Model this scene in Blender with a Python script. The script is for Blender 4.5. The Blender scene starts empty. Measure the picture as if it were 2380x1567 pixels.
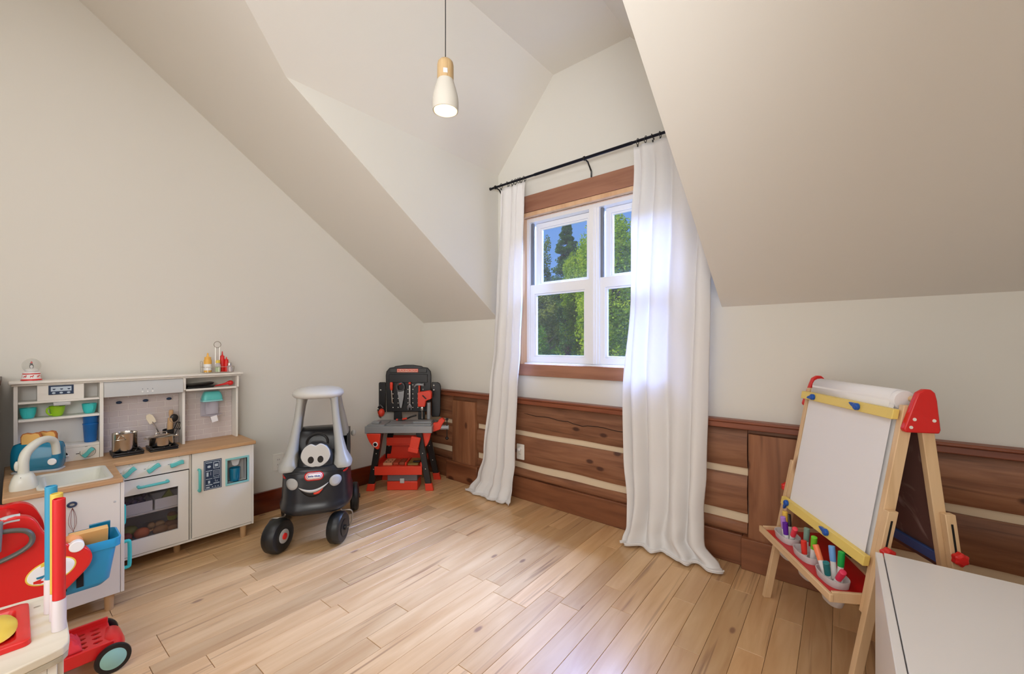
import bpy, bmesh, math, random
from mathutils import Vector, Matrix, noise
PI = math.pi
R = math.radians
rnd = random.Random(7)
C = bpy.context.scene.collection
scene = bpy.context.scene

# ---------------------------------------------------------------- camera, world, lights
cam_d = bpy.data.cameras.new('camera')
cam = bpy.data.objects.new('camera', cam_d)
C.objects.link(cam)
cam.location = (3.279, -2.5765, 1.2)
cam.rotation_euler = (R(90), 0, R(39.85))
cam_d.sensor_width = 36
cam_d.lens = 36 * 968 / 2380
cam_d.shift_y = 18.5 / 2380
cam_d.clip_start = 0.02
scene.camera = cam

world = bpy.data.worlds.new('world')
scene.world = world
world.use_nodes = True
wn = world.node_tree
for n in list(wn.nodes): wn.nodes.remove(n)
wo = wn.nodes.new('ShaderNodeOutputWorld')
wb = wn.nodes.new('ShaderNodeBackground')
wr = wn.nodes.new('ShaderNodeValToRGB')
wt = wn.nodes.new('ShaderNodeTexCoord')
ws = wn.nodes.new('ShaderNodeSeparateXYZ')
wn.links.new(wt.outputs['Generated'], ws.inputs[0])
wn.links.new(ws.outputs['Z'], wr.inputs[0])
wr.color_ramp.elements[0].position = 0.0
wr.color_ramp.elements[0].color = (0.24, 0.48, 0.95, 1)
wr.color_ramp.elements[1].position = 0.75
wr.color_ramp.elements[1].color = (0.09, 0.25, 0.80, 1)
wn.links.new(wr.outputs[0], wb.inputs[0])
wb.inputs[1].default_value = 1.0
wn.links.new(wb.outputs[0], wo.inputs[0])

def lamp(name, typ, loc, rot, energy, color, size=None, size_y=None, angle=None):
    d = bpy.data.lights.new(name, typ)
    d.energy = energy
    d.color = color
    if typ == 'AREA':
        d.shape = 'RECTANGLE'
        d.size = size; d.size_y = size_y
    if typ == 'SUN' and angle is not None: d.angle = angle
    if typ == 'POINT' and size: d.shadow_soft_size = size
    o = bpy.data.objects.new(name, d)
    o.location = loc; o.rotation_euler = rot
    C.objects.link(o)
    return o
# sun on the trees, from high on the left behind the house
sun_dir = Vector((0.45, 0.55, -0.72))
s_ = lamp('sun', 'SUN', (0, 0, 9), (0, 0, 0), 6.0, (1.0, 0.93, 0.80), angle=R(1.5))
s_.rotation_euler = sun_dir.to_track_quat('-Z', 'Y').to_euler()
# bright skylight falling in through the dormer window
a_ = lamp('window_skylight', 'AREA', (1.84, 1.75, 3.55), (0, 0, 0), 1800, (0.33, 0.50, 1.0), 2.6, 1.6)
a_.rotation_euler = (Vector((1.95, -0.9, 0.2)) - a_.location).to_track_quat('-Z', 'Y').to_euler()
# unseen fill lights added to brighten the room, from behind the camera and overhead
b_ = lamp('added_rear_fill', 'AREA', (3.1, -4.5, 1.4), (0, 0, 0), 40, (0.98, 0.99, 1.0), 2.6, 2.2)
b_.rotation_euler = (Vector((3.1, 0, 1.1)) - b_.location).to_track_quat('-Z', 'Y').to_euler()
c_ = lamp('added_overhead_fill', 'AREA', (1.9, -2.75, 3.17), (0, 0, 0), 22, (0.97, 0.975, 1.0), 1.4, 0.9)

d_ = lamp('added_dormer_fill', 'AREA', (3.3, -3.1, 1.7), (0, 0, 0), 7.2, (0.95, 0.97, 1.0), 0.7, 0.7)  # added fill aimed upwards to brighten the dormer walls and ceiling
d_.rotation_euler = (Vector((1.55, -0.6, 2.85)) - d_.location).to_track_quat('-Z', 'Y').to_euler()
d_.data.spread = R(68)
f_ = lamp('added_left_wall_fill', 'AREA', (3.75, -3.3, 1.8), (0, 0, 0), 10, (1.0, 0.985, 0.95), 0.9, 0.9)  # another added fill, lifting the low left wall and kitchen fronts
f_.rotation_euler = (Vector((0.1, -1.1, 0.5)) - f_.location).to_track_quat('-Z', 'Y').to_euler()
f_.data.spread = R(110)

scene.view_settings.view_transform = 'Standard'
scene.view_settings.look = 'None'
scene.view_settings.gamma = 1
scene.view_settings.use_curve_mapping = False
scene.view_settings.exposure = -0.14
scene.cycles.max_bounces = 8
scene.cycles.diffuse_bounces = 5
scene.cycles.transparent_max_bounces = 12
scene.cycles.sample_clamp_indirect = 4
scene.cycles.use_denoising = True

# ---------------------------------------------------------------- helpers
def lin(c):
    out = []
    for v in c[:3]:
        v = v / 255.0
        out.append(v / 12.92 if v <= 0.04045 else ((v + 0.055) / 1.055) ** 2.4)
    return (*out, 1)

def mat(name, col, rough=0.5, metal=0, trans=0, emit=None, estr=1, sub=0, coat=0, alpha=1, spec=None):
    m = bpy.data.materials.new(name)
    m.use_nodes = True
    b = m.node_tree.nodes['Principled BSDF']
    b.inputs['Base Color'].default_value = lin(col)
    b.inputs['Roughness'].default_value = rough
    b.inputs['Metallic'].default_value = metal
    if trans: b.inputs['Transmission Weight'].default_value = trans
    if coat:
        b.inputs['Coat Weight'].default_value = coat
        b.inputs['Coat Roughness'].default_value = 0.1
    if emit:
        b.inputs['Emission Color'].default_value = lin(emit)
        b.inputs['Emission Strength'].default_value = estr
    if alpha < 1: b.inputs['Alpha'].default_value = alpha
    if spec is not None: b.inputs['Specular IOR Level'].default_value = spec
    # slight procedural mottling so nothing is perfectly flat
    nt = m.node_tree
    tc = nt.nodes.new('ShaderNodeTexCoord')
    nz = nt.nodes.new('ShaderNodeTexNoise'); nz.inputs['Scale'].default_value = 35
    bp = nt.nodes.new('ShaderNodeBump'); bp.inputs['Strength'].default_value = 0.04
    bp.inputs['Distance'].default_value = 0.004
    nt.links.new(tc.outputs['Object'], nz.inputs['Vector'])
    nt.links.new(nz.outputs['Fac'], bp.inputs['Height'])
    nt.links.new(bp.outputs['Normal'], b.inputs['Normal'])
    return m

def clear_mat(name, col, fac=0.75, rough=0.1):
    """thin clear plastic / glass: mostly transparent with a glossy film"""
    m = bpy.data.materials.new(name); m.use_nodes = True
    nt = m.node_tree
    b = nt.nodes['Principled BSDF']
    b.inputs['Base Color'].default_value = lin(col)
    b.inputs['Roughness'].default_value = rough
    t = nt.nodes.new('ShaderNodeBsdfTransparent'); t.inputs[0].default_value = lin([min(255, 200 + c * .2) for c in col])
    mx = nt.nodes.new('ShaderNodeMixShader'); mx.inputs[0].default_value = fac
    nt.links.new(b.outputs[0], mx.inputs[1]); nt.links.new(t.outputs[0], mx.inputs[2])
    nt.links.new(mx.outputs[0], nt.nodes['Material Output'].inputs[0])
    return m

def wood(name, c1, c2, c3, axis='x', scale=1.0, rough=0.45, knots=True, streak=0.5, rand=0.25, coat=0.0, knotcol=None, bump=0.25, kscale=3.0, ksize=1.0):
    """long grain along axis; three colours; per-object random tint and offset; optional knots and dark streaks"""
    m = bpy.data.materials.new(name); m.use_nodes = True
    nt = m.node_tree; N = nt.nodes; L = nt.links
    b = N['Principled BSDF']
    tc = N.new('ShaderNodeTexCoord'); oi = N.new('ShaderNodeObjectInfo')
    add = N.new('ShaderNodeVectorMath'); add.operation = 'ADD'
    mul = N.new('ShaderNodeVectorMath'); mul.operation = 'SCALE'
    comb = N.new('ShaderNodeCombineXYZ')
    m2 = N.new('ShaderNodeMath'); m2.operation = 'MULTIPLY'; m2.inputs[1].default_value = 37.7
    m3 = N.new('ShaderNodeMath'); m3.operation = 'MULTIPLY'; m3.inputs[1].default_value = 91.3
    L.new(oi.outputs['Random'], m2.inputs[0]); L.new(oi.outputs['Random'], m3.inputs[0])
    L.new(m2.outputs[0], comb.inputs[0]); L.new(m3.outputs[0], comb.inputs[1]); L.new(m2.outputs[0], comb.inputs[2])
    L.new(tc.outputs['Object'], add.inputs[0]); L.new(comb.outputs[0], add.inputs[1])
    mp = N.new('ShaderNodeMapping')
    sc = {'x': (1, 9, 9), 'y': (9, 1, 9), 'z': (9, 9, 1)}[axis]
    mp.inputs['Scale'].default_value = [v * scale for v in sc]
    L.new(add.outputs[0], mp.inputs['Vector'])
    n1 = N.new('ShaderNodeTexNoise'); n1.inputs['Scale'].default_value = 2.6; n1.inputs['Detail'].default_value = 6; n1.inputs['Distortion'].default_value = 0.6
    L.new(mp.outputs[0], n1.inputs['Vector'])
    r1 = N.new('ShaderNodeValToRGB')
    e = r1.color_ramp.elements
    e[0].position = 0.3; e[0].color = lin(c2); e[1].position = 0.68; e[1].color = lin(c1)
    L.new(n1.outputs['Fac'], r1.inputs[0])
    # fine dark streaks
    mp2 = N.new('ShaderNodeMapping')
    sc2 = {'x': (1, 30, 30), 'y': (30, 1, 30), 'z': (30, 30, 1)}[axis]
    mp2.inputs['Scale'].default_value = [v * scale for v in sc2]
    L.new(add.outputs[0], mp2.inputs['Vector'])
    n2 = N.new('ShaderNodeTexNoise'); n2.inputs['Scale'].default_value = 1.3; n2.inputs['Detail'].default_value = 3; n2.inputs['Distortion'].default_value = 0.4
    L.new(mp2.outputs[0], n2.inputs['Vector'])
    r2 = N.new('ShaderNodeValToRGB')
    e = r2.color_ramp.elements
    e[0].position = 0.60; e[0].color = (0, 0, 0, 1); e[1].position = 0.72; e[1].color = (streak, streak, streak, 1)
    L.new(n2.outputs['Fac'], r2.inputs[0])
    mix = N.new('ShaderNodeMixRGB'); mix.inputs[2].default_value = lin(c3)
    L.new(r2.outputs[0], mix.inputs[0]); L.new(r1.outputs[0], mix.inputs[1])
    last = mix
    if knots:
        sep = N.new('ShaderNodeSeparateXYZ'); L.new(add.outputs[0], sep.inputs[0])
        cb = N.new('ShaderNodeCombineXYZ')
        ku, kv, second = {'x': (.7, 1.3, 2), 'y': (1.3, .6, 1), 'z': (1.3, .7, 2)}[axis]
        for idx, kk, src in ((0, ku, 0), (1, kv, second)):
            mm = N.new('ShaderNodeMath'); mm.operation = 'MULTIPLY'; mm.inputs[1].default_value = kk
            L.new(sep.outputs[src], mm.inputs[0]); L.new(mm.outputs[0], cb.inputs[idx])
        vo = N.new('ShaderNodeTexVoronoi'); vo.voronoi_dimensions = '2D'; vo.inputs['Scale'].default_value = kscale
        L.new(cb.outputs[0], vo.inputs['Vector'])
        r3 = N.new('ShaderNodeValToRGB')
        e = r3.color_ramp.elements
        e[0].position = 0.045 * ksize; e[0].color = (.9, .9, .9, 1); e[1].position = 0.085 * ksize; e[1].color = (0, 0, 0, 1)
        L.new(vo.outputs['Distance'], r3.inputs[0])
        mk = N.new('ShaderNodeMixRGB'); mk.inputs[2].default_value = lin(knotcol or [c * .45 for c in c3])
        L.new(r3.outputs[0], mk.inputs[0]); L.new(mix.outputs[0], mk.inputs[1])
        last = mk
    # per-object lightness
    hs = N.new('ShaderNodeHueSaturation')
    mr = N.new('ShaderNodeMapRange'); mr.inputs[3].default_value = 1 - rand; mr.inputs[4].default_value = 1 + rand * .6
    L.new(oi.outputs['Random'], mr.inputs[0]); L.new(mr.outputs[0], hs.inputs['Value'])
    L.new(last.outputs[0], hs.inputs['Color'])
    L.new(hs.outputs[0], b.inputs['Base Color'])
    b.inputs['Roughness'].default_value = rough
    if coat:
        b.inputs['Coat Weight'].default_value = coat; b.inputs['Coat Roughness'].default_value = 0.15
    bp = N.new('ShaderNodeBump'); bp.inputs['Strength'].default_value = bump; bp.inputs['Distance'].default_value = 0.004
    L.new(n1.outputs['Fac'], bp.inputs['Height']); L.new(bp.outputs[0], b.inputs['Normal'])
    return m

class G:
    """a bmesh being filled with shapes"""
    def __init__(s): s.b = bmesh.new()
    def box(s, x0, x1, y0, y1, z0, z1, M=None):
        vs = [s.b.verts.new((x, y, z)) for x in (x0, x1) for y in (y0, y1) for z in (z0, z1)]
        for f in ((0, 1, 3, 2), (4, 6, 7, 5), (0, 4, 5, 1), (2, 3, 7, 6), (0, 2, 6, 4), (1, 5, 7, 3)):
            s.b.faces.new([vs[i] for i in f])
        if M: bmesh.ops.transform(s.b, matrix=M, verts=vs)
        return s
    def loft(s, rings, cap=True, M=None, closed=False):
        R_ = [[s.b.verts.new(p) for p in r] for r in rings]
        n = len(R_[0])
        pairs = list(zip(R_, R_[1:])) + ([(R_[-1], R_[0])] if closed else [])
        for a, c in pairs:
            for i in range(n):
                s.b.faces.new((a[i], a[(i + 1) % n], c[(i + 1) % n], c[i]))
        if cap and not closed:
            s.b.faces.new(R_[0][::-1]); s.b.faces.new(R_[-1])
        if M: bmesh.ops.transform(s.b, matrix=M, verts=[v for r in R_ for v in r])
        return s
    def grid(s, rows, M=None):
        V = [[s.b.verts.new(p) for p in r] for r in rows]
        for a, c in zip(V, V[1:]):
            for i in range(len(a) - 1): s.b.faces.new((a[i], a[i + 1], c[i + 1], c[i]))
        if M: bmesh.ops.transform(s.b, matrix=M, verts=[v for r in V for v in r])
        return s
    def lathe(s, prof, c=(0, 0, 0), n=24, M=None, sx=1, sy=1, cap=True):
        rings = [[(c[0] + r * sx * math.cos(2 * PI * i / n), c[1] + r * sy * math.sin(2 * PI * i / n), c[2] + z) for i in range(n)] for r, z in prof]
        return s.loft(rings, cap, M)
    def cyl(s, p0, p1, r0, r1=None, n=16):
        p0, p1 = Vector(p0), Vector(p1); d = p1 - p0
        M = Matrix.Translation(p0) @ d.to_track_quat('Z', 'Y').to_matrix().to_4x4()
        return s.lathe([(r0, 0), (r0 if r1 is None else r1, d.length)], n=n, M=M)
    def prism(s, poly, axis, a, b, M=None):
        def P(u, v, w): return {'x': (w, u, v), 'y': (u, w, v), 'z': (u, v, w)}[axis]
        return s.loft([[P(u, v, a) for u, v in poly], [P(u, v, b) for u, v in poly]], True, M)
    def sphere(s, c, r, sx=1, sy=1, sz=1, n=16, m=10, M=None):
        rings = []
        for j in range(m + 1):
            t = PI * (j + .0001) / (m + .0002)
            rr = max(math.sin(t), 0.02)
            rings.append([(c[0] + r * sx * rr * math.cos(2 * PI * i / n), c[1] + r * sy * rr * math.sin(2 * PI * i / n), c[2] - r * sz * math.cos(t)) for i in range(n)])
        return s.loft(rings, True, M)
    def tube(s, pts, r, n=8, closed=False, smooth=0, flat=1.0, cap=True):
        P = [Vector(p) for p in pts]
        if smooth: P = catmull(P, smooth, closed)
        k = len(P)
        rs = r if isinstance(r, (list, tuple)) else [r] * k
        if len(rs) != k: rs = [rs[int(i * (len(rs) - 1) / (k - 1))] + (rs[min(len(rs) - 1, int(i * (len(rs) - 1) / (k - 1)) + 1)] - rs[int(i * (len(rs) - 1) / (k - 1))]) * ((i * (len(rs) - 1) / (k - 1)) % 1) for i in range(k)]
        t0 = (P[1] - P[0]).normalized()
        up = Vector((0, 0, 1)) if abs(t0.z) < .9 else Vector((1, 0, 0))
        nrm = t0.cross(up).normalized()
        rings = []
        for i in range(k):
            if closed: t = (P[(i + 1) % k] - P[i - 1]).normalized()
            else: t = (P[min(i + 1, k - 1)] - P[max(i - 1, 0)]).normalized()
            nrm = (nrm - t * nrm.dot(t)).normalized()
            bn = t.cross(nrm)
            rings.append([P[i] + nrm * (rs[i] * math.cos(2 * PI * j / n)) + bn * (rs[i] * flat * math.sin(2 * PI * j / n)) for j in range(n)])
        return s.loft(rings, cap, None, closed)

def fframe(g, x0, x1, z0, z1, l, r, b, t, y0, y1):
    """mitred rectangular frame in the xz plane"""
    o = [(x0, z0), (x1, z0), (x1, z1), (x0, z1)]; i = [(x0 + l, z0 + b), (x1 - r, z0 + b), (x1 - r, z1 - t), (x0 + l, z1 - t)]
    rings = [[(u, y0, v) for u, v in o], [(u, y0, v) for u, v in i], [(u, y1, v) for u, v in i], [(u, y1, v) for u, v in o]]
    g.loft(rings, closed=True); return g
def catmull(P, k, closed=False):
    out = []; n = len(P)
    seg = n if closed else n - 1
    for i in range(seg):
        p0 = P[(i - 1) % n] if closed or i > 0 else P[0]
        p1 = P[i]; p2 = P[(i + 1) % n]
        p3 = P[(i + 2) % n] if closed or i + 2 < n else P[-1]
        for j in range(k):
            t = j / k
            out.append(0.5 * ((2 * p1) + (p2 - p0) * t + (2 * p0 - 5 * p1 + 4 * p2 - p3) * t * t + (3 * p1 - p0 - 3 * p2 + p3) * t ** 3))
    if not closed: out.append(P[-1])
    return out

def srect(cx, cy, z, hx, hy, n=32, p=4, plane='z'):
    """super-ellipse ring"""
    out = []
    for i in range(n):
        a = 2 * PI * i / n
        c, s = math.cos(a), math.sin(a)
        u = cx + hx * math.copysign(abs(c) ** (2 / p), c); v = cy + hy * math.copysign(abs(s) ** (2 / p), s)
        out.append({'z': (u, v, z), 'x': (z, u, v), 'y': (u, z, v)}[plane])
    return out

def rrect(x0, x1, y0, y1, r, k=4):
    pts = []
    for cx, cy, a0 in ((x1 - r, y1 - r, 0), (x0 + r, y1 - r, 90), (x0 + r, y0 + r, 180), (x1 - r, y0 + r, 270)):
        for i in range(k + 1):
            a = R(a0 + 90 * i / k); pts.append((cx + r * math.cos(a), cy + r * math.sin(a)))
    return pts

def part(name, g, m, parent=None, bevel=0, smooth=True, seg=2, label=None, loc=None, subsurf=0, solid=0, ang=40, M=None, kind=None):
    me = bpy.data.meshes.new(name)
    bmesh.ops.recalc_face_normals(g.b, faces=g.b.faces)
    g.b.to_mesh(me); g.b.free()
    if smooth:
        me.polygons.foreach_set('use_smooth', [True] * len(me.polygons))
        me.set_sharp_from_angle(angle=R(ang))
    me.materials.append(m)
    o = bpy.data.objects.new(name, me); C.objects.link(o)
    if parent: o.parent = parent
    if M: o.matrix_local = M
    if loc: o.location = loc
    if bevel:
        md = o.modifiers.new('bevel', 'BEVEL'); md.width = bevel; md.segments = seg; md.limit_method = 'ANGLE'; md.angle_limit = R(35)
    if solid:
        md = o.modifiers.new('solid', 'SOLIDIFY'); md.thickness = solid; md.offset = 0
    if subsurf:
        md = o.modifiers.new('sub', 'SUBSURF'); md.levels = subsurf; md.render_levels = subsurf
    if label: o['label'] = label
    if kind: o['kind'] = kind
    return o

def thing(name, label, cat, loc=(0, 0, 0), rz=0, group=None, parent=None):
    o = bpy.data.objects.new(name, None); C.objects.link(o)
    o.empty_display_size = 0.05
    o.location = loc; o.rotation_euler = (0, 0, rz)
    o['label'] = label; o['category'] = cat
    if group: o['group'] = group
    return o

def tag(o, label, cat, group=None):
    o['label'] = label; o['category'] = cat
    if group: o['group'] = group
    return o

def struct(name, g, m, parent=None, **k):
    o = part(name, g, m, parent, **k)
    if not parent: o['kind'] = 'structure'
    return o

def text_part(name, s, size, m, parent, M, extrude=0.0006, bold=0.0):
    cu = bpy.data.curves.new(name, 'FONT')
    cu.body = s; cu.size = size; cu.extrude = extrude; cu.align_x = 'CENTER'; cu.align_y = 'CENTER'; cu.offset = bold
    tmp = bpy.data.objects.new('tmp', cu); C.objects.link(tmp)
    dg = bpy.context.evaluated_depsgraph_get(); dg.update()
    me = bpy.data.meshes.new_from_object(tmp.evaluated_get(dg))
    bpy.data.objects.remove(tmp)
    me.materials.clear(); me.materials.append(m); me.name = name
    o = bpy.data.objects.new(name, me); C.objects.link(o)
    if parent: o.parent = parent
    o.matrix_local = M
    return o

def frame(o, xdir, ydir):
    """4x4 whose local x,y follow the given directions at origin o"""
    x = Vector(xdir).normalized(); z = x.cross(Vector(ydir)).normalized(); y = z.cross(x)
    M = Matrix((x, y, z)).transposed().to_4x4(); M.translation = Vector(o)
    return M
FACE_PX = lambda o: frame(o, (0, 1, 0), (0, 0, 1))      # decal lying on a plane that faces +x
FACE_NY = lambda o: frame(o, (1, 0, 0), (0, 0, 1))      # decal lying on a plane that faces -y

# ---------------------------------------------------------------- materials
M_wall = mat('wall_paint', (224, 221, 212), 0.85)
M_ceil = mat('ceiling_paint', (224, 220, 211), 0.9)
M_floor = wood('maple_floor', (224, 186, 138), (202, 158, 110), (140, 98, 66), 'y', 0.8, 0.34, True, 0.75, 0.19, knotcol=(150, 112, 86), bump=0.08, kscale=1.7, coat=0.3, ksize=.35)
M_log = wood('old_log', (160, 110, 78), (122, 76, 50), (70, 38, 24), 'x', 1.0, 0.55, True, 0.55, 0.24, knotcol=(70, 34, 20), bump=0.6, kscale=2.8, ksize=.8)
M_post = wood('old_post', (160, 108, 74), (128, 80, 52), (62, 34, 22), 'z', 0.8, 0.5, True, 0.4, 0.1, knotcol=(84, 48, 30), bump=0.5, kscale=2.4, ksize=.7)
M_rail = wood('stained_rail', (146, 84, 56), (112, 56, 34), (70, 30, 18), 'x', 0.8, 0.4, False, 0.35, 0.06, bump=0.2)
M_base_b = wood('stained_pine_base', (148, 94, 62), (110, 64, 40), (58, 28, 18), 'x', 0.7, 0.42, True, 0.35, 0.08, knotcol=(62, 24, 12), bump=0.25, kscale=2.6)
M_base_l = wood('red_stained_base', (120, 48, 24), (84, 30, 16), (48, 16, 10), 'y', 0.7, 0.22, True, 0.35, 0.05, coat=0.6, knotcol=(40, 12, 8), bump=0.1)
M_trimw = wood('window_trim_wood', (168, 118, 92), (140, 92, 68), (100, 58, 40), 'x', 0.7, 0.5, True, 0.3, 0.06, knotcol=(104, 60, 42), bump=0.2, kscale=2.6, ksize=.45)
M_jamb = wood('pale_jamb', (226, 186, 146), (206, 160, 120), (176, 124, 84), 'z', 0.7, 0.5, False, 0.3, 0.05)
M_chink = mat('chinking', (224, 204, 174), 0.9)
M_vinyl = mat('white_vinyl', (240, 240, 242), 0.3)
M_track = mat('grey_track', (110, 112, 116), 0.5)
M_black = mat('black_iron', (16, 16, 18), 0.4)
M_navyrod = mat('rod_metal', (20, 22, 34), 0.3, 0.6)
M_plate = mat('outlet_plastic', (236, 232, 222), 0.35)
M_dark = mat('dark_gap', (20, 16, 14), 0.9)
M_white = mat('white_lacquer', (232, 228, 219), 0.35)
M_whiteb = mat('bright_white', (242, 241, 240), 0.35)
M_grey = mat('soft_grey_panel', (196, 197, 196), 0.4)
M_teal = mat('teal_plastic', (92, 190, 184), 0.35)
M_teal2 = mat('turquoise_plastic', (60, 200, 200), 0.3)
M_aqua = mat('aqua_frame', (140, 205, 205), 0.4)
M_navy = mat('navy_print', (34, 54, 84), 0.5)
M_lightp = mat('pale_print', (190, 205, 218), 0.5)
M_butcher = wood('kitchen_counter', (206, 166, 122), (184, 140, 98), (150, 106, 70), 'y', 1.0, 0.45, False, 0.4, 0.04)
M_legw = wood('beech_leg', (208, 172, 130), (188, 150, 106), (150, 110, 74), 'z', 1.0, 0.5, False, 0.3, 0.05)
M_tile = mat('backsplash_tile', (205, 194, 192), 0.35)
M_grout = mat('backsplash_grout', (226, 218, 214), 0.8)
M_sink = mat('sink_plastic', (214, 214, 202), 0.3)
M_steel = mat('polished_steel', (206, 200, 192), 0.16, 1.0)
M_blackp = mat('black_plastic', (22, 20, 21), 0.35)
M_blue = mat('blue_plastic', (20, 108, 186), 0.3)
M_bluec = mat('dark_teal_blue', (24, 122, 156), 0.2, coat=0.5)
M_cartblue = mat('basket_blue', (34, 146, 194), 0.35)
M_red = mat('red_plastic', (216, 36, 34), 0.3)
M_orange = mat('orange_plastic', (226, 62, 38), 0.35)
M_green = mat('lime_plastic', (164, 214, 40), 0.35)
M_leafg = mat('green_plastic', (46, 170, 40), 0.35)
M_yel = mat('yellow_plastic', (232, 200, 76), 0.4)
M_purple = mat('purple_plastic', (96, 72, 110), 0.4)
M_clear = clear_mat('clear_plastic', (232, 228, 236), 0.62, 0.08)
M_cleard = clear_mat('smoky_clear', (150, 144, 150), 0.45, 0.1)
M_glass = clear_mat('window_glass', (250, 252, 255), 0.96, 0.02)
M_oveng = clear_mat('oven_window', (160, 150, 150), 0.95, 0.15)
M_toast = mat('toast_crumb', (226, 180, 104), 0.8)
M_crust = mat('toast_crust', (176, 104, 52), 0.8)
M_globeg = clear_mat('globe_glass', (235, 235, 230), 0.85, 0.03)
M_charcoal = mat('car_body_plastic', (30, 31, 34), 0.3)
M_tyre = mat('tyre_plastic', (26, 27, 27), 0.4)
M_cargrey = mat('car_pillar_grey', (170, 169, 163), 0.4)
M_eye = mat('eye_grey', (202, 202, 200), 0.45)
M_lamp = mat('headlight_grey', (176, 176, 174), 0.45)
M_silver = mat('silver_plastic', (150, 152, 154), 0.35, 0.2)
M_metal = mat('bare_metal_rod', (150, 142, 132), 0.35, 0.9)
M_pine = wood('easel_pine', (230, 196, 154), (214, 178, 134), (184, 142, 98), 'z', 0.9, 0.45, True, 0.25, 0.05, knotcol=(150, 104, 70), bump=0.1, kscale=2.0)
M_pinex = wood('easel_pine_rail', (230, 196, 154), (214, 178, 134), (184, 142, 98), 'x', 0.9, 0.45, False, 0.25, 0.05, bump=0.1)
M_yelwood = mat('yellow_painted_wood', (236, 208, 112), 0.45)
M_clipb = mat('blue_clip', (20, 84, 176), 0.3)
M_paper = mat('paper_white', (240, 238, 240), 0.8)
M_redtray = mat('red_tray_board', (206, 26, 26), 0.3)
M_chalk = None
M_box = mat('toy_chest_white', (236, 233, 232), 0.35)
M_birch = wood('whitewashed_ply', (228, 218, 196), (214, 202, 178), (186, 170, 142), 'y', 0.8, 0.5, False, 0.3, 0.03, bump=0.08)
M_plyedge = wood('plywood_edge', (190, 180, 156), (150, 138, 116), (120, 104, 84), 'y', 2.0, 0.6, False, 0.6, 0.03)
M_concrete = mat('lamp_concrete', (202, 196, 184), 0.75)
M_lampw = wood('lamp_wood', (206, 178, 132), (184, 150, 104), (150, 116, 76), 'z', 2.0, 0.5, False, 0.4, 0.03)
M_lampin = mat('lamp_inner', (250, 232, 196), 0.6)
M_bulb = mat('bulb_glow', (255, 244, 214), 0.4, emit=(255, 232, 186), estr=14)
M_cabdark = wood('dark_walnut', (70, 48, 32), (50, 32, 22), (30, 18, 12), 'z', 1.0, 0.45, False, 0.4, 0.03)

def fabric():
    m = bpy.data.materials.new('curtain_fabric'); m.use_nodes = True
    nt = m.node_tree; N = nt.nodes; L = nt.links
    d = N.new('ShaderNodeBsdfDiffuse'); d.inputs[0].default_value = lin((252, 250, 247))
    t = N.new('ShaderNodeBsdfTranslucent'); t.inputs[0].default_value = lin((246, 246, 252))
    mx = N.new('ShaderNodeMixShader'); mx.inputs[0].default_value = 0.3
    tc = N.new('ShaderNodeTexCoord'); w = N.new('ShaderNodeTexWave'); w.inputs['Scale'].default_value = 160
    bp = N.new('ShaderNodeBump'); bp.inputs['Strength'].default_value = 0.05; bp.inputs['Distance'].default_value = 0.002
    L.new(tc.outputs['Object'], w.inputs[0]); L.new(w.outputs['Fac'], bp.inputs['Height']); L.new(bp.outputs[0], d.inputs['Normal'])
    L.new(d.outputs[0], mx.inputs[1]); L.new(t.outputs[0], mx.inputs[2]); L.new(mx.outputs[0], N['Material Output'].inputs[0])
    N.remove(N['Principled BSDF'])
    return m
M_curtain = fabric()

def chalk():
    m = mat('chalkboard', (112, 78, 70), 0.6)
    nt = m.node_tree; N = nt.nodes; L = nt.links
    b = N['Principled BSDF']
    tc = N.new('ShaderNodeTexCoord'); nz = N.new('ShaderNodeTexNoise'); nz.inputs['Scale'].default_value = 5; nz.inputs['Detail'].default_value = 8; nz.inputs['Distortion'].default_value = 2.5
    r = N.new('ShaderNodeValToRGB'); e = r.color_ramp.elements
    e[0].position = 0.55; e[0].color = lin((112, 78, 70)); e[1].position = 0.75; e[1].color = lin((176, 150, 144))
    L.new(tc.outputs['Object'], nz.inputs[0]); L.new(nz.outputs['Fac'], r.inputs[0]); L.new(r.outputs[0], b.inputs['Base Color'])
    return m
M_chalk = chalk()

# ================================================================ ROOM SHELL
XL, XR, SLZ, SLM = 0.98, 2.68, 1.415, 0.7127      # dormer walls, slope z = SLZ - SLM*y
EZ, FZ, FX0, FX1 = 2.60, 3.21, 1.53, 2.13          # dormer eave, flat ceiling
yv = lambda z: -(z - SLZ) / SLM
YF = yv(FZ)
W1, YB = 4.6, -4.7

struct('wall_left', G().box(-.15, 0, YB, .16, 0, 3.3), M_wall, smooth=False)
struct('wall_right', G().box(W1, W1 + .15, YB, .16, 0, 3.3), M_wall, smooth=False)
struct('wall_front', G().box(-.15, W1 + .15, YB - .15, YB, 0, 3.3), M_wall, smooth=False)
WX0, WX1, WZ0, WZ1 = 1.235, 2.445, 1.052, 2.222
g = G().box(-.15, XL, 0, .16, 0, 1.6).box(XR, W1 + .15, 0, .16, 0, 1.6)
g.box(XL, XR, 0, .16, 0, WZ0).box(XL, WX0, 0, .16, WZ0, WZ1).box(WX1, XR, 0, .16, WZ0, WZ1).box(XL, XR, 0, .16, WZ1, 3.35)
wall_back = struct('wall_back', g, M_wall, smooth=False)

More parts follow.
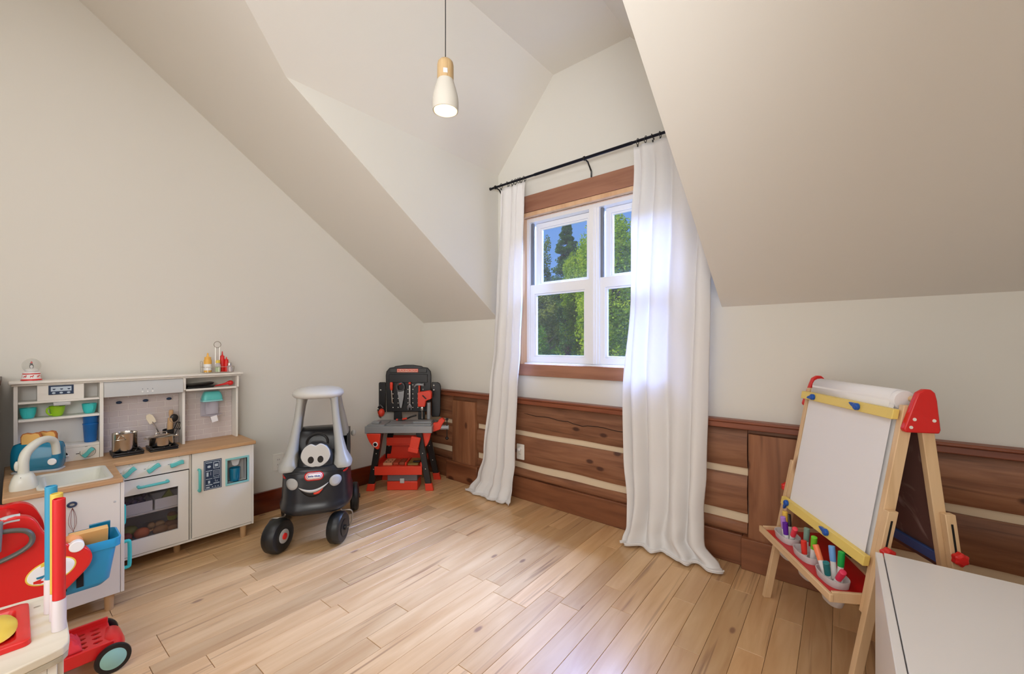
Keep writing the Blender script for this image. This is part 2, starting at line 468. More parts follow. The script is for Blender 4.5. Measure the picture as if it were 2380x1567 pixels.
def slab(name, pts, up, m=M_ceil):
    g = G(); g.loft([pts, [(p[0] + up[0], p[1] + up[1], p[2] + up[2]) for p in pts]])
    return struct(name, g, m, smooth=False)
sl = lambda x, y: (x, y, SLZ - SLM * y)
slab('ceiling', [sl(0 - .1, .14), sl(XL, .14), sl(XL, yv(EZ)), sl(FX0, YF), sl(-.1, YF)], (0, 0, .14))
slab('ceiling', [sl(XR, .14), sl(W1 + .1, .14), sl(W1 + .1, YF), sl(FX1, YF), sl(XR, yv(EZ))], (0, 0, .14))
e_ = .0015
slab('wall_dormer_left', [(XL + e_, .14, SLZ - SLM * .14 + .002), (XL + e_, .14, EZ + .02), (XL + e_, yv(EZ) - .02, EZ + .02), (XL + e_, yv(EZ) - .02, EZ + .019)], (-.08, 0, 0), M_wall)
slab('wall_dormer_right', [(XR - e_, .14, SLZ - SLM * .14 + .002), (XR - e_, .14, EZ + .02), (XR - e_, yv(EZ) - .02, EZ + .02), (XR - e_, yv(EZ) - .02, EZ + .019)], (.08, 0, 0), M_wall)
slab('ceiling', [(XL, .14, EZ), (XL, yv(EZ), EZ), (FX0, YF, FZ), (FX0, .14, FZ)], (-.02, 0, .12))
slab('ceiling', [(XR, .14, EZ), (XR, yv(EZ), EZ), (FX1, YF, FZ), (FX1, .14, FZ)], (.02, 0, .12))
slab('ceiling', [(FX0, .14, FZ), (FX0, YF, FZ), (-.1, YF, FZ), (-.1, YB - .1, FZ), (W1 + .1, YB - .1, FZ), (W1 + .1, YF, FZ), (FX1, YF, FZ), (FX1, .14, FZ)], (0, 0, .12))

# floor: sub-floor and boards
floor = struct('floor', G().box(-.1, W1 + .1, YB - .1, .1, -.06, -.012), M_dark, smooth=False)
cache = {}
def board(x0, w, y0, L):
    key = (round(w, 3), round(L, 2))
    if key not in cache:
        g = G().box(-w / 2 + .0006, w / 2 - .0006, .0008, key[1] - .0008, -.012, 0)
        me = bpy.data.meshes.new('floor_board'); bmesh.ops.recalc_face_normals(g.b, faces=g.b.faces)
        bmesh.ops.bevel(g.b, geom=[e for e in g.b.edges if all(v.co.z > -.001 for v in e.verts)], offset=.0009, segments=1, affect='EDGES')
        g.b.to_mesh(me); g.b.free(); me.materials.append(M_floor); cache[key] = me
    o = bpy.data.objects.new('floor_board', cache[key]); C.objects.link(o); o.parent = floor
    o.location = (x0, y0, 0); return o
TH = R(1.6)      # the boards run very slightly askew to the wall
col = 0; n_b = 0
fx = -0.12
while fx < W1 + .14:
    y = -rnd.uniform(0.1, 0.9); yy = 0.0
    first = True
    while yy > YB:
        vis = (yy > -2.7 and fx < 4.0)
        L_ = rnd.choice([.45, .6, .75, .9, 1.1, 1.3]) if vis else 2.0
        if first: L_ = rnd.uniform(.25, 1.1); first = False
        L_ = round(L_, 2)
        y0 = max(yy - L_, YB)
        L_ = round(yy - y0, 2)
        if L_ < .05: break
        o = board(fx + .05, .1, y0, L_)
        # rotate whole lay-out about the middle of the window wall
        p = Vector((fx + .05 - 1.6, y0, 0)); p.rotate(Matrix.Rotation(TH, 3, 'Z')); o.location = (p.x + 1.6, p.y, 0); o.rotation_euler = (0, 0, TH)
        yy = y0; n_b += 1
    fx += .1
print('boards', n_b)

# ---------------- log wainscot on the window wall
def rough(name, x0, x1, y0, y1, z0, z1, m, parent, nx=24, amp=.004, seed=0, face=.003, bow=.006, label=None):
    """long beam with hewn, slightly wavy edges and a softly bowed face (faces -y)"""
    g = G(); rings = []
    for i in range(nx + 1):
        u = i / nx; x = x0 + (x1 - x0) * u
        f = lambda k: amp * noise.noise(Vector((x * 3.1, k * 7.3 + seed, seed))) * 2
        h = lambda k: face * noise.noise(Vector((x * 4.7, k * 3.3, seed + 5)))
        zt, zb = z1 + f(1), z0 + f(2)
        dz = (zt - zb)
        r = [(x, y1, zb), (x, y0 + .010, zb), (x, y0 + .002 + h(1), zb + dz * .10), (x, y0 - bow + h(2), zb + dz * .38), (x, y0 - bow + h(3), zb + dz * .66),
             (x, y0 + .001 + h(4), zb + dz * .91), (x, y0 + .010, zt), (x, y1, zt)]
        rings.append(r)
    g.loft(rings)
    return part(name, g, m, parent, smooth=True, ang=50, label=label)

for a, b in ((0.0, .46), (.765, 2.812), (3.115, W1)):
    cuts = [a, b]
    for c0, c1 in zip(cuts, cuts[1:]):
        n = max(6, int((c1 - c0) * 12))
        rough('log', c0, c1, -.030, 0, .527, .742, M_log, wall_back, n, seed=1 + c0)
        rough('log', c0, c1, -.030, 0, .281, .487, M_log, wall_back, n, seed=2 + c0)
        rough('log', c0, c1, -.024, 0, .165, .230, M_log, wall_back, n, seed=3 + c0, bow=.002)
        part('chinking', G().box(c0, c1, -.010, 0, .483, .531), M_chink, wall_back, smooth=False)
        part('chinking', G().box(c0, c1, -.010, 0, .224, .285), M_chink, wall_back, smooth=False)
# split line in the top log
g = G(); pts = []
for i in range(30):
    x = 1.28 + i * .04; z = .668 - .0016 * i - (.012 if 10 < i < 14 else 0) + .006 * noise.noise(Vector((x * 9, 2, 1)))
    pts.append((x, -.0375, z))
g.tube(pts, [.0008] + [.0022] * 27 + [.0012], 5)
part('crack', g, M_dark, wall_back)
def post(a, b, z1, label):
    g = G(); rings = []
    for i in range(13):
        z = z1 * i / 12
        f = lambda k: .004 * noise.noise(Vector((z * 5, k * 3.3, a)))
        rings.append([(a + f(1), 0, z), (a + .006 + f(1), -.048, z), (a + .03, -.056 + f(3), z), ((a + b) / 2, -.055 + f(4), z), (b - .03, -.056 + f(5), z), (b - .005 + f(2), -.048, z), (b + f(2), 0, z)])
    g.loft(rings)
    return part('post', g, M_post, wall_back, ang=50, label=label)
post(.462, .763, .708, None)
post(2.815, 3.112, .722, None)
# dark gap boards behind the post tops
part('backing_board', G().box(.40, .83, -.012, 0, .70, .745).box(2.76, 3.17, -.012, 0, .70, .745), M_log, wall_back, smooth=False)

g = G().box(0, W1, -.062, 0, .745, .775)
cr = struct('trim_1', g, M_rail, smooth=False, bevel=.004)
part('rail_cap', G().box(0, W1, -.070, 0, .7755, .791), M_rail, cr, bevel=.005)

bb = struct('baseboard_back', G().box(.02, .42, -.040, 0, 0, .165).box(.80, 2.79, -.040, 0, 0, .165).box(3.14, W1, -.040, 0, 0, .165), M_base_b, bevel=.004)
part('plinth', G().box(.418, .802, -.076, 0, 0, .166), M_base_b, bb, bevel=.004)
part('plinth', G().box(2.790, 3.142, -.076, 0, 0, .166), M_base_b, bb, bevel=.004)
struct('baseboard_left', G().box(0, .022, YB, -.04, 0, .152), M_base_l, bevel=.004)
struct('baseboard_right', G().box(W1 - .022, W1, YB, -.04, 0, .152), M_base_l, bevel=.004)

# ---------------------------------------------------------------- WINDOW
win = bpy.data.objects.new('window_1', None); C.objects.link(win); win['kind'] = 'structure'
part('head_casing', G().box(1.16, 2.52, -.034, 0, 2.224, 2.352), M_trimw, win, bevel=.003)
part('apron', G().box(1.19, 2.49, -.030, 0, .963, 1.052), M_trimw, win, bevel=.003)
part('side_casing', G().box(1.16, WX0 - .001, -.026, 0, 1.053, 2.223), M_jamb, win, bevel=.002)
part('side_casing', G().box(WX1 + .001, 2.52, -.026, 0, 1.053, 2.223), M_jamb, win, bevel=.002)
for b in ((WX0, WX1, -.026, .04, 2.192, 2.2225), (WX0, WX0 + .014, -.024, .04, 1.052, 2.192), (WX1 - .014, WX1, -.024, .04, 1.052, 2.192)):
    part('jamb', G().box(*b), M_jamb, win, bevel=.001)
part('jamb_reveal_line', G().box(WX0 + .002, WX1 - .002, .012, .015, 2.1902, 2.194), M_dark, win, smooth=False)
FA, FB, FZ0, FZ1 = WX0 + .012, WX1 - .012, 1.045, 2.194
part('window_sill', G().box(FA, FB, .010, .15, 1.040, 1.062), M_vinyl, win, bevel=.003)
g = fframe(G(), FA, FB, 1.0625, FZ1, .028, .028, .002, .03, .04, .15)
part('window_frame', g, M_vinyl, win, bevel=.002)
MC = 1.845
g = G().prism([(MC - .040, .15), (MC - .040, .04), (MC - .024, .04), (MC - .024, .030), (MC - .008, .030), (MC - .008, .022), (MC + .008, .022), (MC + .008, .030), (MC + .024, .030), (MC + .024, .04), (MC + .040, .04), (MC + .040, .15)], 'z', 1.0645, FZ1 - .0302)
part('mullion', g, M_vinyl, win, bevel=.0015)
def sash(x0, x1, z0, z1, y, sw, bh, th):
    g = G()
    fframe(g, x0, x1, z0, z1, sw, sw, bh, th, y, y + .035)
    s = part('sash', g, M_vinyl, win, bevel=.002)
    i = .012   # glazing bead
    g = G()
    a, b, c, d = x0 + sw, x1 - sw, z0 + bh, z1 - th
    fframe(g, a + .0005, b - .0005, c + .0005, d - .0005, i, i, i, i, y + .01, y + .03)
    part('glazing_bead', g, M_vinyl, s, bevel=.002)
    part('pane', G().box(a + .002, b - .002, y + .019, y + .022, c + .002, d - .002), M_glass, s, smooth=False)
for a, b in ((FA + .028, MC - .040), (MC + .040, FB - .028)):
    sash(a + .02, b - .004, 1.655, FZ1 - .032, .100, .040, .030, .038)     # upper, outer
    sash(a, b, 1.064, 1.672, .052, .040, .045, .072)                        # lower, inner
    part('balance_track', G().box(a, a + .018, .062, .085, 1.675, FZ1 - .034), mat('track', (120, 122, 126), .5) if False else M_track, win, smooth=False)
    part('sash_lock', G().box((a + b) / 2 - .02, (a + b) / 2 + .02, .062, .085, 1.6725, 1.684), M_vinyl, win, bevel=.003)

# ---------------------------------------------------------------- CURTAIN ROD
RY, RZ = -.100, 2.462
rod = thing('curtain_rod', 'black iron curtain rod across the top of the dormer window', 'curtain rod', (1.83, RY, RZ))
o = part('rod', G().cyl((-.83, 0, 0), (-.40, 0, 0), .0085).cyl((-.40, 0, 0), (.36, 0, 0), .0105).cyl((.36, 0, 0), (.845, 0, 0), .0085), M_navyrod, rod)
for s in (-1, 1):
    part('finial', G().lathe([(.009, 0), (.012, .004), (.012, .016), (.008, .018)], n=12, M=Matrix.Translation((s * .838 if s > 0 else -.838, 0, 0)) @ Matrix.Rotation(R(90) * (1 if s > 0 else -1), 4, 'Y')), M_black, rod)
for x in (-.79, .02, .80):
    g = G().tube([(x, 0, 0), (x, .045, -.008), (x, .088, -.05), (x, .0955, -.06), (x, .0955, -.10)], .0055, 8)
    g.cyl((x - .005, 0, 0), (x + .005, 0, 0), .015, n=12)
    part('bracket', g, M_black, rod)

# ---------------------------------------------------------------- CURTAINS
def curtain(name, label, lv, nf, seed, hem, ring_x):
    """lv: list of (z, xl, xr, yc, amp)"""
    nu, g = 110, G()
    zs = []
    rows = []
    for k in range(len(lv) - 1):
        z0, a0, b0, y0, m0 = lv[k]; z1, a1, b1, y1, m1 = lv[k + 1]
        steps = 14 if abs(z0 - z1) > .5 else 6
        for j in range(steps):
            t = j / steps; e = t * t * (3 - 2 * t)
            rows.append([z0 + (z1 - z0) * t] + [p + (q - p) * e for p, q in ((a0, a1), (b0, b1), (y0, y1), (m0, m1))])
    rows.append(list(lv[-1]))
    out = []
    for r_, (z, a, b, yc, amp) in enumerate(rows):
        row = []
        for i in range(nu + 1):
            u = i / nu
            ph = u * nf * 2 * PI + 1.5 * math.sin(u * 6 + seed) + 1.3 * noise.noise(Vector((u * 2.5, z * .9, seed)))
            x = a + (b - a) * u + .010 * math.sin(ph * 1.0 + 1) * min(1, amp / .03)
            y = yc + amp * (.55 + .45 * noise.noise(Vector((u * 4, z * .8, seed * 3)))) * math.sin(ph) + amp * .5 * noise.noise(Vector((u * 5, z * 1.2, seed * 2)))
            zz = z
            if z < .35:
                k = (.35 - z) / .35
                x += hem * k * k * noise.noise(Vector((u * 5, seed, 3)))
                y -= abs(.05 * k * k * noise.noise(Vector((u * 6, seed, 9))))
            if z < .02: zz = z + .004 + .012 * abs(noise.noise(Vector((u * 11, seed, 4))))
            row.append((x, y, zz))
        out.append(row)
    g.grid(out)
    o = part(name, g, M_curtain, solid=.0015, smooth=True, ang=180)
    tag(o, label, 'curtain', 'white curtain panels')
    k = part('hem', G().tube([(p[0], p[1], p[2] + .012) for p in out[-1]], .004, 6), M_curtain, o)
    for x in ring_x:
        t = thing('curtain_ring', None or 'black ring', 'ring')
        bpy.data.objects.remove(t)
        part('ring', G().tube([(x + .012 * math.sin(seed + x * 40) * math.sin(a) * .6, RY + .016 * math.cos(a), RZ - .004 + .018 * math.sin(a)) for a in [2 * PI * q / 14 for q in range(14)]], .0022, 6, closed=True), M_black, o)
        part('ring_clip', G().box(x - .004, x + .004, RY - .003, RY + .003, RZ - .036, RZ - .022), M_black, o, bevel=.001)
    return o
curtain('curtain', 'white curtain panel left of the window, its hem pooled on the floor',
        [(2.432, 1.090, 1.345, -.100, .012), (2.30, 1.075, 1.350, -.100, .028), (1.60, 1.030, 1.335, -.100, .034), (1.2, 1.005, 1.310, -.100, .034), (.85, .960, 1.288, -.105, .036), (.30, .905, 1.285, -.130, .042),
         (.12, .860, 1.275, -.150, .044), (.03, .810, 1.285, -.185, .042), (.004, .800, 1.290, -.215, .034)], 3.4, 2.2, .09, [1.10, 1.17, 1.215, 1.245, 1.275, 1.30, 1.335])
curtain('curtain', 'wider white curtain panel right of the window, covering half of it, hem trailing',
        [(2.432, 2.200, 2.640, -.100, .012), (2.28, 2.205, 2.645, -.100, .028), (1.9, 2.180, 2.650, -.100, .036), (1.5, 2.175, 2.630, -.100, .038), (.93, 2.140, 2.622, -.105, .040), (.50, 2.160, 2.618, -.130, .046),
         (.25, 2.190, 2.605, -.150, .050), (.10, 2.200, 2.600, -.170, .052), (.03, 2.185, 2.670, -.190, .048), (.004, 2.180, 2.690, -.215, .040)], 4.2, 5.7, .10, [2.225, 2.275, 2.32, 2.365, 2.43, 2.47, 2.55, 2.62])

# ---------------------------------------------------------------- OUTLETS
def outlet(loc, M0, label, plug=False):
    t = thing('wall_outlet', label, 'outlet', loc)
    t.matrix_world = Matrix.Translation(loc) @ M0
    part('plate', G().prism(rrect(-.037, .037, -.060, .060, .006), 'z', 0, .006), M_plate, t, bevel=.0015)
    g = G().prism(rrect(-.018, .018, -.034, .034, .006), 'z', .006, .010)
    part('receptacle', g, M_plate, t, bevel=.001)
    g = G()
    for zc in (-.018, .018):
        for dx in (-.006, .006): g.box(dx - .001, dx + .001, zc - .005, zc + .005, .0101, .0106)
    part('slots', g, M_dark, t, smooth=False, kind='stuff')
    if plug: part('night_light', G().lathe([(.014, 0), (.016, .006), (.013, .022), (.004, .026)], (0, .022, .010), n=18), M_whiteb, t)
    return t
outlet((1.250, -.038, .368), frame((0, 0, 0), (1, 0, 0), (0, 0, 1)), 'white wall outlet on the log wainscot beside the left curtain', True)
outlet((0.001, -1.330, .342), frame((0, 0, 0), (0, 1, 0), (0, 0, 1)), 'white outlet plate on the left wall behind the black ride-on car')

# ---------------------------------------------------------------- PENDANT LAMP
PX, PY = 1.836, -1.319
lamp_t = thing('pendant_lamp', 'pendant lamp of pale concrete and wood hanging on a black cord', 'lamp', (PX, PY, 2.262))
part('shade', G().lathe([(.0330, .150), (.0350, .140), (.0465, .105), (.0560, .066), (.0590, .040), (.0585, .012), (.0570, 0), (.0535, 0), (.0545, .040), (.052, .066), (.043, .105), (.031, .140), (.022, .147)], n=40), M_concrete, lamp_t, ang=60)
part('inner_lining', G().lathe([(.0532, .002), (.0540, .040), (.0515, .066), (.0425, .105), (.0305, .139), (.005, .143), (.004, .141), (.028, .137), (.041, .104), (.050, .066), (.0525, .040), (.0522, .002)], n=40, cap=False), M_lampin, lamp_t)
part('neck', G().lathe([(.0352, .139), (.0368, .150), (.0368, .205), (.034, .219), (.026, .228), (.004, .230)], n=36), M_lampw, lamp_t, ang=60)
part('cord', G().cyl((0, 0, .229), (0, 0, FZ - 2.262 - .02), .0022, n=8), M_black, lamp_t)
part('ceiling_rose', G().lathe([(.045, 0), (.05, .02)], (0, 0, FZ - 2.262 - .0205), n=24), M_whiteb, lamp_t)
part('bulb', G().sphere((0, 0, .062), .021, sz=1.2, n=16), M_bulb, lamp_t)
g = G(); a0 = math.atan2(-2.5765 - PY, 3.279 - PX)
g.grid([[(.0374 * math.cos(a0 + da), .0374 * math.sin(a0 + da), z) for da in (-.26, -.13, 0, .13, .26)] for z in (.152, .173)])
part('sticker', g, M_paper, lamp_t, solid=.0004, label='small white paper sticker')
pl = lamp('pendant_bulb_light', 'POINT', (0, 0, .055), (0, 0, 0), 9, (1.0, .86, .66), .02)
pl.parent = lamp_t

# ---------------------------------------------------------------- OUTSIDE
M_grass = mat('grass', (70, 110, 40), 0.9)
def leaf_mat(name, c1, c2, tr):
    m = bpy.data.materials.new(name); m.use_nodes = True
    nt = m.node_tree; N = nt.nodes; L = nt.links
    tc = N.new('ShaderNodeTexCoord'); nz = N.new('ShaderNodeTexNoise'); nz.inputs['Scale'].default_value = 2.2; nz.inputs['Detail'].default_value = 4
    r = N.new('ShaderNodeValToRGB'); e = r.color_ramp.elements
    e[0].position = .35; e[0].color = lin(c1); e[1].position = .65; e[1].color = lin(c2)
    L.new(tc.outputs['Object'], nz.inputs[0]); L.new(nz.outputs['Fac'], r.inputs[0])
    d = N.new('ShaderNodeBsdfDiffuse'); t = N.new('ShaderNodeBsdfTranslucent'); mx = N.new('ShaderNodeMixShader'); mx.inputs[0].default_value = tr
    L.new(r.outputs[0], d.inputs[0]); L.new(r.outputs[0], t.inputs[0]); L.new(d.outputs[0], mx.inputs[1]); L.new(t.outputs[0], mx.inputs[2])
    L.new(mx.outputs[0], N['Material Output'].inputs[0]); N.remove(N['Principled BSDF'])
    return m
L_lime = leaf_mat('leaf_lime', (120, 160, 30), (190, 210, 60), .45)
L_mid = leaf_mat('leaf_mid', (84, 128, 36), (140, 176, 60), .4)
L_olive = leaf_mat('leaf_olive', (104, 128, 50), (164, 174, 84), .35)
L_dark = leaf_mat('needle_dark', (66, 104, 56), (116, 150, 84), .3)
M_bark = wood('bark', (112, 92, 72), (76, 60, 46), (40, 30, 24), 'z', .4, .9, False, .5, .1)
GZ = -2.9
struct('ground', G().box(-40, 30, .6, 60, GZ - .1, GZ), M_grass, smooth=False)

def leaves(centre, rx, ry, rz, n, size, seed, clusters=26, cone=False):
    r_ = random.Random(seed); verts = []; faces = []
    cl = []
    for i in range(clusters):
        if cone:
            t = r_.random() ** .8; z = -rz + 2 * rz * t; rr = (1 - t) ** .9 * .95 + .05
            a = r_.uniform(0, 2 * PI); q = r_.uniform(.25, 1) * rr
            cl.append((q * rx * math.cos(a), q * ry * math.sin(a), z, (.05 + .34 * (1 - t)) * rx, .07 * rz * (1.1 - t) + .05))
        else:
            while True:
                p = Vector((r_.uniform(-1, 1), r_.uniform(-1, 1), r_.uniform(-1, 1)))
                if .25 < p.length < 1: break
            cl.append((p.x * rx * .85, p.y * ry * .85, p.z * rz * .85, rx * r_.uniform(.22, .40), rz * r_.uniform(.14, .28)))
    for i in range(n):
        c = cl[r_.randrange(len(cl))]
        d = Vector((r_.gauss(0, 1), r_.gauss(0, 1), r_.gauss(0, 1))).normalized() * (r_.random() ** .35)
        p = Vector((c[0] + d.x * c[3], c[1] + d.y * c[3], c[2] + d.z * c[4]))
        s = size * r_.uniform(.6, 1.3)
        u = Vector((r_.gauss(0, 1), r_.gauss(0, 1), r_.gauss(0, .6))).normalized(); v = u.orthogonal().normalized(); v.rotate(Matrix.Rotation(r_.uniform(0, PI), 3, u))
        k = len(verts)
        verts += [p - u * s, p + v * s * .5, p + u * s, p - v * s * .5]
        faces.append((k, k + 1, k + 2, k + 3))
    return verts, faces

def tree(name, label, x, y, base, top, rx, n, size, m, seed, cone=False, clusters=30, group='trees outside the window', low=.25):
    t = thing(name, label, 'tree', (x, y, GZ), 0, group)
    H = top - GZ; h0 = H * low
    tr = G().tube([(0, 0, -.05), (.05, .02, H * .3), (-.04, .03, H * .6), (.02, 0, H * .93)], [H * .02, H * .016, H * .010, H * .003], 8, smooth=4)
    part('trunk', tr, M_bark, t)
    r_ = random.Random(seed + 50)
    g = G()
    for i in range(12):
        z = H * r_.uniform(low, .85); a = r_.uniform(0, 2 * PI); q = rx * r_.uniform(.4, .85) * (1 if not cone else (1 - z / H) + .15)
        g.tube([(0, 0, z), (q * .5 * math.cos(a), q * .5 * math.sin(a), z + .25), (q * math.cos(a), q * math.sin(a), z + (.5 if not cone else .0))], [H * .006, H * .004, H * .0015], 5, smooth=3)
    part('branches', g, M_bark, t, kind='stuff')
    vs, fs = leaves(None, rx, rx * .9, (H - h0) / 2, n, size, seed, clusters, cone)
    me = bpy.data.meshes.new('foliage'); me.from_pydata([v + Vector((0, 0, h0 + (H - h0) / 2)) for v in vs], [], fs); me.materials.append(m)
    o = bpy.data.objects.new('foliage', me); C.objects.link(o); o.parent = t; o['kind'] = 'stuff'
    return t
tree('maple_tree', 'lime green leafy tree filling the right-hand pane', -2.2, 8.4, 0, 5.35, 1.0, 42000, .048, L_lime, 3, clusters=120, low=.25)
tree('maple_tree', 'yellow-green leafy tree at the right side of the left panes', -4.05, 10.2, 0, 5.2, .85, 36000, .048, L_lime, 4, clusters=90, low=.42)
tree('spruce_tree', 'blue-green spruce rising in the middle of the left upper pane', -6.45, 12.8, 0, 6.5, 1.9, 42000, .045, L_dark, 5, cone=True, clusters=300, low=.12)
tree('birch_tree', 'thin olive tree at the left edge of the left upper pane', -5.95, 10.1, 0, 5.9, .50, 7000, .04, L_olive, 6, clusters=30, low=.5)
tree('ash_tree', 'rounded olive-green tree below the spruce tip', -5.15, 8.7, 0, 3.6, .9, 36000, .045, L_olive, 7, clusters=90, low=.45)
tree('maple_tree', 'mid green tree low in the left lower pane', -3.65, 6.7, 0, 1.75, .95, 30000, .045, L_mid, 8, clusters=80, low=.3)
tree('maple_tree', 'far mid green tree behind the lime green one', -2.6, 16.0, 0, 5.2, 2.4, 30000, .075, L_mid, 10, clusters=90, low=.1)
tree('maple_tree', 'far dark green tree behind the spruce', -9.6, 17.5, 0, 4.9, 3.0, 34000, .08, L_dark, 11, clusters=90, low=.1)

# ================================================================ PLAY KITCHEN (against the left wall, fronts face +x)
K = thing('play_kitchen', 'white wooden play kitchen with turquoise knobs and butcher-block counter', 'play kitchen', (.02, -2.59, 0))
kx, ky = .02, -2.59
def kb(*bs):
    g = G()
    for x0, x1, y0, y1, z0, z1 in bs: g.box(x0 - kx, x1 - kx, y0 - ky, y1 - ky, z0, z1)
    return g
def kp(name, m, *bs, parent=None, bevel=.0015, label=None): return part(name, kb(*bs), m, parent or K, bevel=bevel, label=label)
KF, CT = .335, .595        # cabinet front, counter top
SXF = .690                 # front of the sink unit
# carcass
kp('side_panel', M_white, (.03, KF, -1.612, -1.600, .072, .575))
kp('side_panel', M_white, (.03, KF - .014, -1.930, -1.918, .072, .575))
kp('side_panel', M_white, (.03, SXF - .013, -2.590, -2.578, .072, .575))
kp('side_panel', M_white, (.03, SXF, -2.262, -2.249, .072, .575))
kp('floor_panel', M_white, (.03, KF - .002, -2.248, -1.613, .072, .084))
kp('floor_panel', M_white, (.03, SXF - .014, -2.577, -2.263, .072, .084))
kp('back_panel', M_whiteb, (.022, .030, -2.590, -1.600, .072, .575))
kp('oven_floor', M_grey, (.031, KF - .017, -2.247, -1.932, .139, .148))
kp('oven_shelf', M_white, (.03, KF - .017, -2.248, -1.931, .286, .2955))
# sink door
sd = kp('sink_door', M_white, (SXF - .013, SXF, -2.577, -2.263, .072, .573), bevel=.002)
# worktop: L-shaped
CTX = .705
g = G().prism([(x - kx, y - ky) for x, y in [(.024, -2.604), (CTX, -2.604), (CTX, -2.254), (.350, -2.247), (.350, -1.592), (.024, -1.592)]], 'z', .575, CT)
ct = part('worktop', g, M_butcher, K, bevel=.003)
# sink basin: rim + inner bowl
g = G()
sx0, sx1, sy0, sy1 = .385, .672, -2.508, -2.288
cx, cy = (sx0 + sx1) / 2 - kx, (sy0 + sy1) / 2 - ky; hx, hy = (sx1 - sx0) / 2, (sy1 - sy0) / 2
def sr(hx_, hy_, z): return [(cx + (1 if a > 0 else -1) * 0 + p[0], cy + p[1], z) for a, p in [(1, q) for q in rrect(-hx_, hx_, -hy_, hy_, .022)]]
g.loft([sr(hx + .006, hy + .006, CT + .0003), sr(hx + .006, hy + .006, CT + .005), sr(hx, hy, CT + .007), sr(hx - .008, hy - .008, CT + .006), sr(hx - .013, hy - .012, CT - .001)], cap=False)
sinkp = part('sink', g, M_sink, K, ang=60)
# visible hollow: the bowl stands on a cut in the worktop, so cut it with a boolean
cut = G().box(sx0 + .008 - kx, sx1 - .008 - kx, sy0 + .008 - ky, sy1 - .008 - ky, .50, .62)
me = bpy.data.meshes.new('cut'); bmesh.ops.recalc_face_normals(cut.b, faces=cut.b.faces); cut.b.to_mesh(me); cut.b.free()
co = bpy.data.objects.new('cut', me); C.objects.link(co); co.location = (kx, ky, 0)
md = ct.modifiers.new('bool', 'BOOLEAN'); md.object = co; md.operation = 'DIFFERENCE'; md.solver = 'EXACT'
ct.modifiers.move(1, 0)
bpy.context.view_layer.update()
dg = bpy.context.evaluated_depsgraph_get(); me2 = bpy.data.meshes.new_from_object(ct.evaluated_get(dg))
ct.modifiers.clear(); ct.data = me2
bpy.data.objects.remove(co)
g = G()
g.loft([sr(hx - .012, hy - .011, CT - .0005), sr(hx - .026, hy - .024, CT - .085), sr(hx - .036, hy - .034, CT - .092), sr(.01, .01, CT - .093)], cap=False)
part('basin', g, M_sink, K, ang=60)
# faucet
fx_, fy_ = .575 - kx, -2.548 - ky
g = G().loft([srect(fx_, fy_, CT + z, a, b, 28, 3) for z, a, b in ((.0003, .042, .040), (.02, .042, .040), (.045, .037, .034), (.062, .028, .026), (.066, .020, .019))])
fa = part('faucet', g, M_sink, K, ang=60)
P0 = [(fx_, fy_, CT + .06), (fx_, fy_, CT + .115), (fx_ - .010, fy_ + .010, CT + .152), (fx_ - .035, fy_ + .040, CT + .182), (fx_ - .070, fy_ + .070, CT + .186), (fx_ - .095, fy_ + .092, CT + .165), (fx_ - .100, fy_ + .098, CT + .110)]
part('spout', G().tube(P0, [.017, .017, .017, .016, .015, .014, .014], 14, smooth=5), M_sink, fa, ang=60)
part('lever', G().sphere((fx_ + .004, fy_ - .019, CT + .098), .011, sx=1.0, sy=.7, sz=1.9), M_sink, fa)
for dz in (.016, .052): part('screw_hole', G().sphere((fx_ + .038 - (.008 if dz > .03 else 0), fy_ - .008, CT + dz), .003), M_dark, fa)
# legs
for x, y in ((.665, -2.297), (.665, -2.56), (.05, -2.56), (.235, -1.967), (.310, -1.652), (.05, -1.652)):
    part('leg', G().lathe([(.014, 0), (.015, .002), (.018, .0718)], (x - kx, y - ky, 0), 20), M_legw, K)
# control panel, oven, fridge
cp = kp('control_panel', M_white, (KF - .014, KF, -2.248, -1.931, .492, .573))
def knob(y, z, x, ang_, r=.023, par=None, back=True):
    k = part('knob', G().lathe([(r, 0), (r, .004), (r * .92, .006)], n=28, M=Matrix.Translation((x - kx, y - ky, z)) @ Matrix.Rotation(R(90), 4, 'Y')), M_white, par or K)
    M = Matrix.Translation((x - kx + .006, y - ky, z)) @ Matrix.Rotation(R(ang_), 4, 'X')
    g = G(); n = 9; rows = []
    L = r * 1.15; wv = r * .42
    poly = []
    L *= 1.12; wv *= 1.15
    for i in range(n): u = -1 + 2 * i / (n - 1); poly.append((u * L, wv * (.85 + .15 * abs(u)) + .15 * r * math.sin(u * 2.4)))
    for i in range(n): u = 1 - 2 * i / (n - 1); poly.append((u * L, -wv * (.85 + .15 * abs(u)) + .15 * r * math.sin(u * 2.4)))
    g.prism(poly, 'x', 0, .018, M)
    part('grip', g, M_teal, k, bevel=.003)
    return k
for y, z, a in ((-2.186, .533, 35), (-2.089, .534, 25), (-1.989, .536, 5)):
    knob(y, z, KF, a)
    for dy, dz in ((-.034, 0), (0, .036), (.012, .034)):
        part('dial_mark', kb((KF + .0002, KF + .0006, y + dy - .004 if dy < -.01 else y + dy - .0012, y + dy + .004 if dy < -.01 else y + dy + .0012, z + dz - .0010, z + dz + .0012)), M_navy, K)
